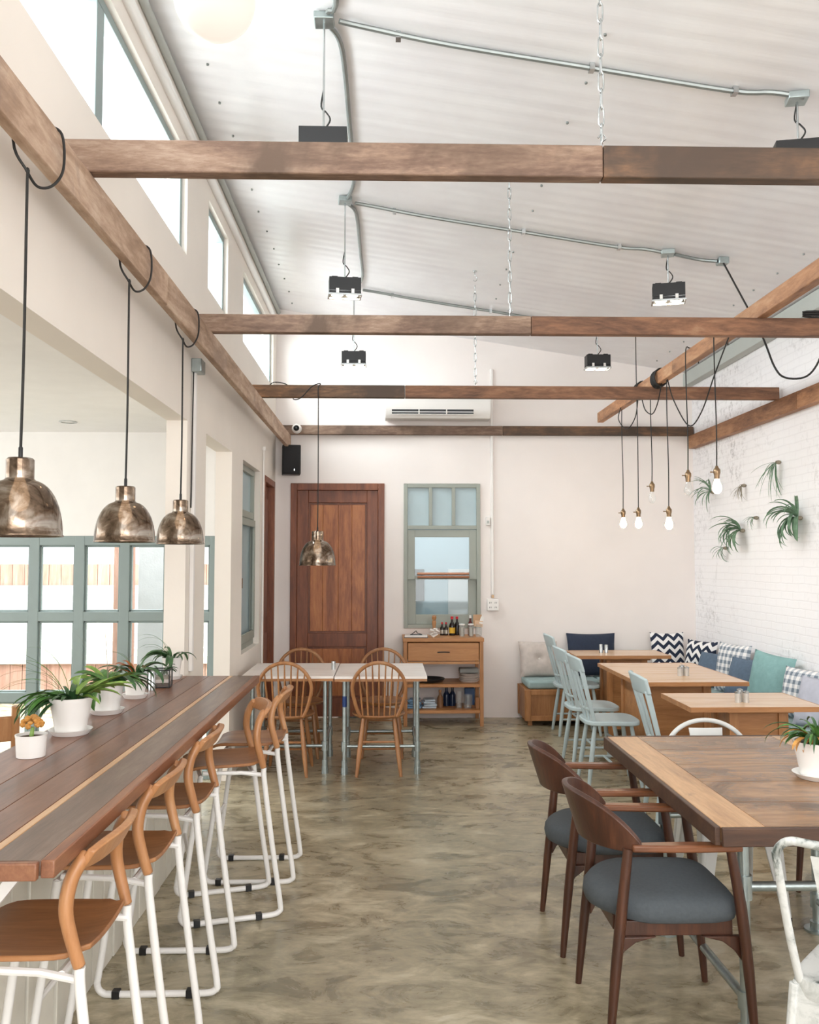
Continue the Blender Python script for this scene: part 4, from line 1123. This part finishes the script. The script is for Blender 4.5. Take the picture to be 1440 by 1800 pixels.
# white metal cafe chairs (face +x)
m_dist, nt, b = newmat('distressed_white_metal')
v = coords(nt); k = noise(nt, v, 9, 6, .7, .8)
nt.links.new(ramp(nt, k, [(.34, hexc('4B5450')), (.42, hexc('B5B8B5')), (.55, hexc('D2D3D0'))]), b.inputs['Base Color']); b.inputs['Roughness'].default_value = .45
m_whm = plain('white_chair_metal', hexc('D6D6D3'), .4, var=.03)
def metalchair(hw, label, loc, rz, ztop=.85, mat=None, legmat=None, rc=.07, rh=None):
    mat = mat or m_whm; legmat = legmat or m_whm
    t = thing('metal_chair', label, 'chair', loc, rz, 'white metal chairs')
    def sq(k, n=6):
        out = []
        for i in range(40):
            a = 2*PI*i/40; c, s_ = math.cos(a), math.sin(a)
            out.append((.18*k*math.copysign(abs(c)**.35, c), .18*k*math.copysign(abs(s_)**.35, s_)))
        return out
    m = MB(); rings = []
    for k, z in ((1.0, .40), (1.02, .43), (1.0, .448), (.94, .452), (.85, .446), (.3, .443)):
        rings.append([m.bm.verts.new((x, y, z)) for x, y in sq(k)])
    for A, B in zip(rings, rings[1:]):
        for q in range(40): m._f([A[q], A[(q+1) % 40], B[(q+1) % 40], B[q]])
    m._f(rings[-1]); m.build('seat', legmat, t, angle=50)
    for sx in (-1, 1):
        for s in (-1, 1):
            m = MB()
            tx, ty = sx*.165, s*.165; fx, fy_ = sx*.215, s*.195
            m.bar((tx, ty-s*.04, .43), (fx, fy_-s*.012, .012), .012, .085, (0, s, 0), .01, .03)
            m.bar((tx-sx*.04, ty, .43), (fx-sx*.012, fy_, .012), .085, .012, (0, 1, 0), .03, .01)
            m.tube([(tx, ty, .43), (fx, fy_, .012)], [.016, .011], 8)
            lg = m.build('leg', legmat, t, bevel=.003)
            MB().obox((fx-sx*.006, fy_-s*.006, .008), (.03, .03, .016)).build('foot_cap', m_black, lg)
    m = MB()
    for s in (-1, 1): m.tube([(-.17, s*.15, .36), (0, s*.165, .40), (.17, s*.15, .36)], .006, 6, smooth=4)
    m.build('seat_brace', legmat, t)
    # back tube
    def lean(z): return -.165-.11*((z-.44)/.41)
    pts = [(lean(.40)+.01, -.15, .40), (lean(.47), -.155, .47)]
    pts += [(lean(.6), -.16-(hw-.16)*.45, .6), (lean(ztop-rc*1.4), -hw, ztop-rc*1.4)]
    pts = pts[:3]; R_ = rh or rc
    for q in range(0, 7):
        a = q/6*PI/2; z = ztop-rc*(1-math.sin(a)); pts.append((lean(z), -(hw-R_*(1-math.cos(a))), z))
    half = pts if R_ > hw*.95 else pts + [(lean(ztop), -(hw-R_)*.5, ztop)]
    if R_ > hw*.95: half = half[:-1]
    full = half + [(lean(ztop), 0, ztop)] + [(p[0], -p[1], p[2]) for p in half[::-1]]
    MB().tube(full, .0115, 10, smooth=3).build('back_tube', mat, t)
    def spf(u, v):
        z = .44+(ztop-.035-.44)*v; wd = .055+.03*v
        return Vector((lean(z)+.004+.008*(1-(2*u-1)**2), (u-.5)*2*wd, z)), Vector((1, 0, .2)).normalized()
    MB().slab(spf, 8, 10, .003).build('splat', mat, t)
    zc = ztop-.10
    MB().tube([(lean(zc)+.014, -.04, zc-.012), (lean(zc)+.014, -.035, zc+.01), (lean(zc)+.016, 0, zc+.013), (lean(zc)+.014, .035, zc+.01), (lean(zc)+.014, .04, zc-.012)], .0035, 6, smooth=4).build('handle_slot', m_greyband, t)
    return t
metalchair(.205, 'white metal chair at the far end of the big table, facing the camera', (1.60, 4.19, 0), -PI/2, .80, rc=.16, rh=.205)
metalchair(.175, 'distressed white metal chair cut by the right edge in the foreground', (1.37, 2.5, 0), .82, .85, mat=m_dist, legmat=m_dist, rc=.06)

# plant on the big table
def pot(name_t, label, cat, loc, r0, r1, h, saucer=True, mat=None):
    t = thing(name_t, label, cat, loc)
    zs = .012 if saucer else 0
    MB().lathe([(0, zs), (r0, zs), (r1*.98, zs+h*.9), (r1, zs+h*.9), (r1*1.02, zs+h), (r1*.93, zs+h), (r1*.9, zs+h*.86), (0, zs+h*.86)], n=36).build('pot', mat or m_ceram, t)
    MB().lathe([(0, zs+h*.862), (r1*.9, zs+h*.862), (r1*.6, zs+h*.9), (0, zs+h*.91)], n=20).build('soil', m_soil, t)
    if saucer: MB().lathe([(0, 0), (r0*1.15, 0), (r0*1.45, .02), (r0*1.38, .02), (r0*1.1, .008), (0, .008)], n=32).build('saucer', mat or m_ceram, t)
    return t
rr = random.Random(11)
def foliage(parent, n, z, r, L, wd, rise, droop, mat, name='leaves', azr=None, fold=.25):
    m = MB()
    for k in range(n):
        az = rr.uniform(*(azr or (0, 2*PI))); q = rr.uniform(0, r)
        l = L*rr.uniform(.6, 1.15)
        m.strap((q*math.cos(az), q*math.sin(az), z), az+rr.uniform(-.3, .3), l, wd*rr.uniform(.7, 1.2), rise*rr.uniform(.7, 1.15), droop*rr.uniform(.7, 1.2), 9, rr.uniform(-.6, .6), fold)
    return m.build(name, mat, parent, angle=60)
t = pot('potted_plant', 'white pot of drooping green leaves on the big table', 'plant', (1.70, 3.47, .751), .07, .095, .13)
foliage(t, 34, .13, .05, .2, .02, 1.2, 2.6, m_leafd); foliage(t, 22, .13, .05, .15, .022, 1.35, 2.0, m_leaf)
foliage(t, 6, .13, .05, .14, .03, 1.1, 2.2, m_orange, 'dry_leaves', (2.5, 4.2))

# ================================================================ PLANTS ON THE BAR
ZB = .956
t = pot('potted_succulent', 'small white pot with an orange crested flower, nearest on the bar', 'plant', (-1.175, 2.985, ZB), .045, .05, .072, False)
MB().tube([(0, 0, .06), (.004, 0, .095)], [.008, .006], 8).build('stem', m_leafl, t)
m = MB()
for k in range(46):
    a = rr.uniform(0, 2*PI); q = rr.uniform(0, 1)**.6; m.lathe([(0, -.008), (.008, -.003), (.009, .003), (0, .009)], (.034*q*math.cos(a), .034*q*math.sin(a), .105+.02*(1-q*q)+rr.uniform(-.006, .006)), 8)
m.build('flower', m_orange, t, angle=60)
t = pot('potted_plant', 'large white pot with long arching leaves, second along the bar', 'plant', (-1.178, 3.36, ZB), .055, .077, .125)
foliage(t, 22, .12, .05, .2, .026, .7, 2.0, m_leaf, azr=(2.5, 4.1)); foliage(t, 16, .12, .04, .2, .05, .75, 1.1, m_leafl, azr=(-.4, 1.6))
foliage(t, 10, .12, .03, .42, .005, 1.2, 2.0, m_leaf, 'thin_leaves', azr=(2.3, 3.9)); foliage(t, 12, .12, .04, .11, .03, 1.0, 1.6, m_leafd); foliage(t, 10, .118, .05, .17, .03, .2, 1.7, m_leafd, azr=(3.3, 4.3))
t = pot('potted_plant', 'white pot with broad leaves hanging over its rim, third along the bar', 'plant', (-1.187, 3.81, ZB), .052, .07, .118)
foliage(t, 20, .115, .04, .15, .05, .9, 1.5, m_leaf); foliage(t, 5, .115, .06, .16, .05, .2, 2.2, m_leaf, azr=(-2.1, -1.5)); foliage(t, 14, .115, .04, .15, .045, .9, 1.4, m_leafl, azr=(0, 3.6)); foliage(t, 5, .115, .02, .26, .004, 1.3, .5, m_airdry, 'thin_stems')
foliage(t, 8, .115, .05, .2, .035, .8, 1.8, m_leafd, azr=(-.4, .8))
t = pot('potted_plant', 'white pot with a dark stem and reddish leaves, fourth along the bar', 'plant', (-1.185, 4.23, ZB), .042, .055, .1)
foliage(t, 14, .1, .03, .17, .03, 1.2, 2.2, m_leafd); foliage(t, 8, .1, .03, .13, .022, 1.2, 1.5, plain('reddish_leaf', hexc('A65A30'), .5, var=.2), 'red_leaves'); foliage(t, 5, .1, .02, .24, .005, 1.2, 1.5, m_leaf, 'thin_stems')
t = thing('glass_terrarium', 'square glass terrarium with layered sand, fifth along the bar', 'terrarium', (-1.163, 4.60, ZB), .1)
MB().box(-.052, .052, -.052, .052, .004, .085).build('glass_case', m_clear, t)
m = MB()
for a in (-.053, .053):
    for c in (-.053, .053): m.tube([(a, c, 0), (a, c, .09)], .003, 6)
for z in (.003, .088):
    for a in (-.053, .053): m.tube([(a, -.053, z), (a, .053, z)], .003, 6).tube([(-.053, a, z), (.053, a, z)], .003, 6)
m.build('metal_frame', m_blackm, t)
m = MB(); m.box(-.049, .049, -.049, .049, .006, .025); m.mi = 1; m.box(-.049, .049, -.049, .049, .025, .042); m.mi = 2; m.box(-.049, .049, -.049, .049, .042, .055)
m.build('sand_layers', [m_soil, m_linen, m_airdry], t)
shaker(-1.17, 4.47, ZB, 'clear shaker standing in front of the glass terrarium', .1)
foliage(t, 9, .055, .03, .12, .02, 1.1, 2.0, m_leafd)
t = pot('potted_plant', 'white pot with dark leaves at the far end of the bar by the column', 'plant', (-1.175, 4.9, ZB), .04, .054, .105)
foliage(t, 18, .105, .03, .16, .034, 1.0, 2.3, m_leafd); foliage(t, 6, .105, .03, .26, .005, 1.3, 2.0, m_leaf, 'thin_stems', (2.5, 4.5))
t = thing('wooden_chair', 'wooden chair standing in the annex behind the bar, seen by its back', 'chair', (-1.75, 3.75, 0), .4)
m = MB()
for a in (-.19, .19): m.tube([(a, -.18, 0), (a, -.18, .45), (a, -.24, 1.02)], .016, 10)
m.build('back_post', m_wind, t)
MB().box(-.2, .2, -.2, .2, .43, .46).build('seat', m_wind, t, bevel=.008)
for a in (-.18, .18): MB().tube([(a, .18, 0), (a, .17, .44)], .015, 10).build('leg', m_wind, t)
MB().obox((0, -.225, .93), (.36, .02, .1), (.1, 0, 0)).build('back_rail', m_wind, t, bevel=.005)

# ================================================================ AIR PLANTS ON THE BRICK WALL
def airplant(y, z, L, n, mat, label, wd=.012, az0=PI, spread=1.15, rise=.7, droop=2.2, stub=None):
    t = thing('air_plant', label, 'plant', (XR-.02, y, z), 0, 'air plants on the brick wall')
    MB().lathe([(0, -.02), (.014, -.014), (.017, 0), (.012, .02), (0, .028)], (-.0, 0, 0), 12, Matrix.Rotation(-PI/2, 4, 'Y')).build('plant_base', m_airdry, t)
    m = MB()
    for k in range(n):
        m.strap((-.02, 0, 0), az0+rr.uniform(-spread, spread), L*rr.uniform(.6, 1.1), wd*rr.uniform(.7, 1.2), rise+rr.uniform(-.9, .8), droop*rr.uniform(.5, 1.2), 10, rr.uniform(-.5, .5), .3)
    m.build('leaves', mat, t, angle=60)
    MB().box(-.002, .02, -.006, .006, -.006, .006).build('wall_peg', m_blackm, t)
    return t
airplant(8.5, 2.27, .26, 26, m_airleaf, 'air plant farthest left behind the unlit bulb', .018)
airplant(7.75, 2.27, .15, 20, m_airdry, 'small dry air plant beside the right end bulb', .008, rise=-.5, droop=1.2)
airplant(7.05, 2.40, .3, 22, m_airleaf, 'tall hanging air plant highest on the wall', .010, rise=-.8, droop=.9, spread=1.3)
airplant(7.5, 1.97, .11, 16, m_airleaf, 'tiny air plant alone above the two large ones', .008, rise=-.1)
airplant(7.8, 1.87, .30, 30, m_airleaf, 'large air plant in the lower middle of the wall', .030, az0=PI-.2, rise=.5, droop=2.6)
airplant(6.7, 1.93, .32, 30, m_airleaf, 'largest air plant with long curling leaves at right', .038, az0=PI-.2, spread=1.3, rise=.5, droop=2.6)
airplant(8.2, 1.72, .16, 18, m_airleaf, 'small air plant lowest and farthest left on the wall', .010, rise=-.2)

# ================================================================ CONSOLE
t = thing('console_cabinet', 'oak console with one drawer and two open shelves under the back window', 'cabinet', (.553, 8.84, 0))
w, d = .39, .235
MB().box(-w-.005, w+.005, -d-.005, d, .815, .85).build('top_board', m_oak, t, bevel=.004)
for sx in (-1, 1):
    for sy_ in (-1, 1): MB().box(sx*(w-.02)-.018, sx*(w-.02)+.018, sy_*(d-.02)-.018, sy_*(d-.02)+.018, 0, .815).build('leg', m_oakp, t, bevel=.002)
MB().box(-w+.04, w-.04, d-.02, d-.005, .62, .815).box(-w+.002, -w+.02, -d+.04, d-.04, .62, .815).box(w-.02, w-.002, -d+.04, d-.04, .62, .815).box(-w+.04, w-.04, -d+.004, -d+.02, .60, .625).build('carcass', m_oak, t)
dw = MB().box(-w+.045, w-.045, -d+.006, d-.05, .63, .805).build('drawer', m_oak, t, bevel=.003)
MB().tube([(-.055, -d+.004, .715), (-.05, -d-.018, .717), (0, -d-.02, .719), (.05, -d-.018, .717), (.055, -d+.004, .715)], .006, 8, smooth=4).build('drawer_handle', m_blackm, dw)
for z in (.375, .125): MB().box(-w+.003, w-.003, -d+.01, d-.01, z, z+.03).build('shelf', m_oak, t, bevel=.003)
cx, cy = .553, 8.84; ZT = .851
t = thing('clipboard', 'white clipboard with a black clip on the left of the console', 'clipboard', (.29, 8.72, ZT), -.05)
MB().box(-.115, .115, -.08, .08, 0, .006).build('board', m_black, t); MB().box(-.11, .11, -.078, .075, .006, .02).build('paper_pad', m_offw, t)
MB().tube([(-.05, .03, .022), (-.02, .03, .045), (0, .03, .06), (.01, .03, .04), (.04, .03, .03), (.06, .03, .022)], .004, 6, smooth=4).box(-.06, .06, .02, .045, .018, .026).build('clip', m_blackm, t)
t = thing('pepper_mill', 'turned wooden pepper mill on the console', 'pepper mill', (.475, 8.86, ZT))
MB().lathe([(0, 0), (.026, 0), (.026, .02), (.018, .05), (.015, .09), (.022, .13), (.02, .15), (.012, .155), (.024, .175), (.022, .2), (0, .21)], n=22).build('mill_body', m_post, t)
m = MB(); 
for k in range(6): m.obox((.0+rr.uniform(-.03, .03), rr.uniform(-.015, .015), .02+.012*k), (.06-.004*k, .05, .012), (rr.uniform(-.3, .3), rr.uniform(-.5, .5), rr.uniform(0, 1)))
tag(m.build('napkin', m_offw, None, (.47, 8.74, ZT), bevel=.003), 'crumpled white napkin beside the wooden pepper mill', 'napkin')
def bottle(x, y, z, r, h, body, cap, label, lab=None, cat='bottle', name='sauce_bottle', group='bottles on the console'):
    t = thing(name, label, cat, (x, y, z), 0, group)
    MB().lathe([(0, 0), (r, 0), (r, h*.5), (r*.9, h*.58), (r*.42, h*.72), (r*.38, h*.9), (0, h*.9)], n=18).build('bottle_body', body, t)
    MB().lathe([(r*.48, h*.86), (r*.5, h), (0, h)], n=14).build('cap', cap, t)
    if lab: MB().lathe([(r*1.03, h*.12), (r*1.03, h*.42)], n=18).build('paper_label', lab, t)
    return t
m_dark = plain('dark_sauce_glass', (.012, .007, .005), .12); m_redcap = plain('red_cap', hexc('C7202A'), .4); m_yel = plain('yellow_label', hexc('E0B53A'), .6)
m_silver = plain('silver_label', hexc('B5B2A8'), .4, .5); m_ketch = plain('brown_red_sauce', hexc('5A1A12'), .2)
bottle(.56, 8.95, ZT, .02, .13, m_dark, m_redcap, 'small dark bottle with a red cap right of the pepper mill', m_silver)
bottle(.60, 8.94, ZT, .02, .13, m_dark, m_redcap, 'second small dark bottle, just left of the yellow labelled one', m_silver)
bottle(.66, 8.93, ZT, .029, .19, m_dark, m_redcap, 'dark sauce bottle with a yellow label and red cap', m_yel)
bottle(.715, 8.99, ZT, .027, .185, m_dark, m_redcap, 'dark sauce bottle with a red cap behind the left jar')
def jar(x, y, z, r, h, label, group='glass jars and tumblers', lid=True, mat=None, name='glass_jar'):
    t = thing(name, label, 'jar' if lid else 'glass', (x, y, z), 0, group)
    MB().lathe([(0, 0), (r*.92, 0), (r, h), (r*.93, h), (r*.85, .008), (0, .008)], n=20).build('glass_wall', mat or m_clear, t)
    if lid: MB().lathe([(0, .01), (r*.8, .01), (r*.84, h*.8), (0, h*.8)], n=16).build('sachets', m_silver, t); MB().lathe([(r*1.06, h*.97), (r*1.06, h*1.06), (0, h*1.1)], n=20).build('lid', m_offw, t)
    return t
jar(.745, 8.76, ZT, .029, .12, 'glass jar of sachets, left of the two on the console')
jar(.835, 8.76, ZT, .027, .12, 'glass jar of sachets, right of the two on the console')
bottle(.845, 8.93, ZT, .026, .2, m_ketch, m_offw, 'red brown sauce bottle with a white cap behind the right jar')
t = jar(.915, 8.8, ZT, .034, .12, 'clear tumbler holding folded card packets at the right of the console', None, False, None, 'packet_tumbler'); t['category'] = 'glass'
if 'group' in t: del t['group']
m_card = plain('brown_card', hexc('C09A78'), .8); m_card2 = plain('pale_card', hexc('DDBB9C'), .8)
MB().obox((-.01, .015, .16), (.085, .006, .11), (-.1, 0, .05)).build('card_packet', m_card, t); MB().obox((0, -.01, .125), (.08, .006, .06), (.1, .1, 0)).build('card_packet', m_card2, t); MB().obox((.03, -.012, .16), (.035, .006, .07), (0, .3, 0)).build('card_packet', m_offw, t)
# lower shelves
t = thing('plate_stack', 'stack of off white baskets and plates on the upper shelf', 'plates', (.82, 8.8, .406))
m = MB()
for k in range(4): m.lathe([(0, .022*k), (.085, .022*k), (.1+.002*k, .022*k+.02), (.094, .022*k+.021), (0, .022*k+.01)], n=28)
m.build('bowls', m_linen, t); MB().box(-.1, .09, -.06, .08, .09, .135).build('folded_cloth', plain('grey_cloth', hexc('9A9B98'), .9), t, bevel=.01)
tag(MB().lathe([(0, 0), (.13, 0), (.16, .03), (.155, .035), (.12, .008), (0, .008)], n=32).build('serving_tray', m_blackm, None, (.42, 8.82, .406)), 'black round tray on the upper shelf of the console', 'tray')
m_cl1 = plain('blue_cloth', hexc('7FA3C4'), .9, var=.15, vscale=12); m_cl2 = plain('white_blue_cloth', hexc('C3D2DF'), .9, var=.12, vscale=12)
for i, (x, mt, lab) in enumerate(((.27, m_cl1, 'blue folded cloth at the left of the bottom shelf'), (.42, m_cl2, 'pale blue folded cloth beside the darker one on the bottom shelf'))):
    m = MB()
    for k in range(4): m.obox((rr.uniform(-.01, .01), 0, .012+.022*k), (.14-.012*k, .16, .02), (0, rr.uniform(-.06, .06), rr.uniform(-.15, .15)))
    tag(m.build('folded_cloth', mt, None, (x, 8.78, .156), bevel=.008), lab, 'cloth', 'folded cloths on the bottom shelf')
bottle(.53, 8.8, .156, .03, .17, plain('brown_jar', hexc('8A6242'), .5), m_post, 'brown wooden bottle on the bottom shelf beside the cloths', None, 'bottle', 'wooden_bottle')
for x, lab in ((.60, 'dark blue bottle on the bottom shelf beside the wooden one'), (.66, 'dark blue bottle on the bottom shelf behind the tall tumblers')):
    bottle(x, 8.9, .156, .033, .2, plain('dark_blue_glass', hexc('1D2A45'), .2), m_black, lab)
jar(.715, 8.76, .156, .03, .16, 'tall clear tumbler on the bottom shelf', lid=False, name='glass_tumbler', mat=m_frostg if False else m_clear)
jar(.80, 8.75, .156, .045, .13, 'wide stack of clear tumblers on the bottom shelf', lid=False, name='glass_tumbler')
tag(MB().box(-.05, .05, -.03, .03, 0, .17).build('storage_box', plain('blue_box', hexc('2F4F7A'), .5), None, (.835, 8.95, .156), bevel=.006), 'blue box at the back of the bottom shelf', 'box')
tag(MB().box(-.02, .02, -.04, .04, 0, .11).build('wooden_block', m_oakp, None, (.89, 8.72, .156), bevel=.004), 'small oak block at the right end of the bottom shelf', 'block')
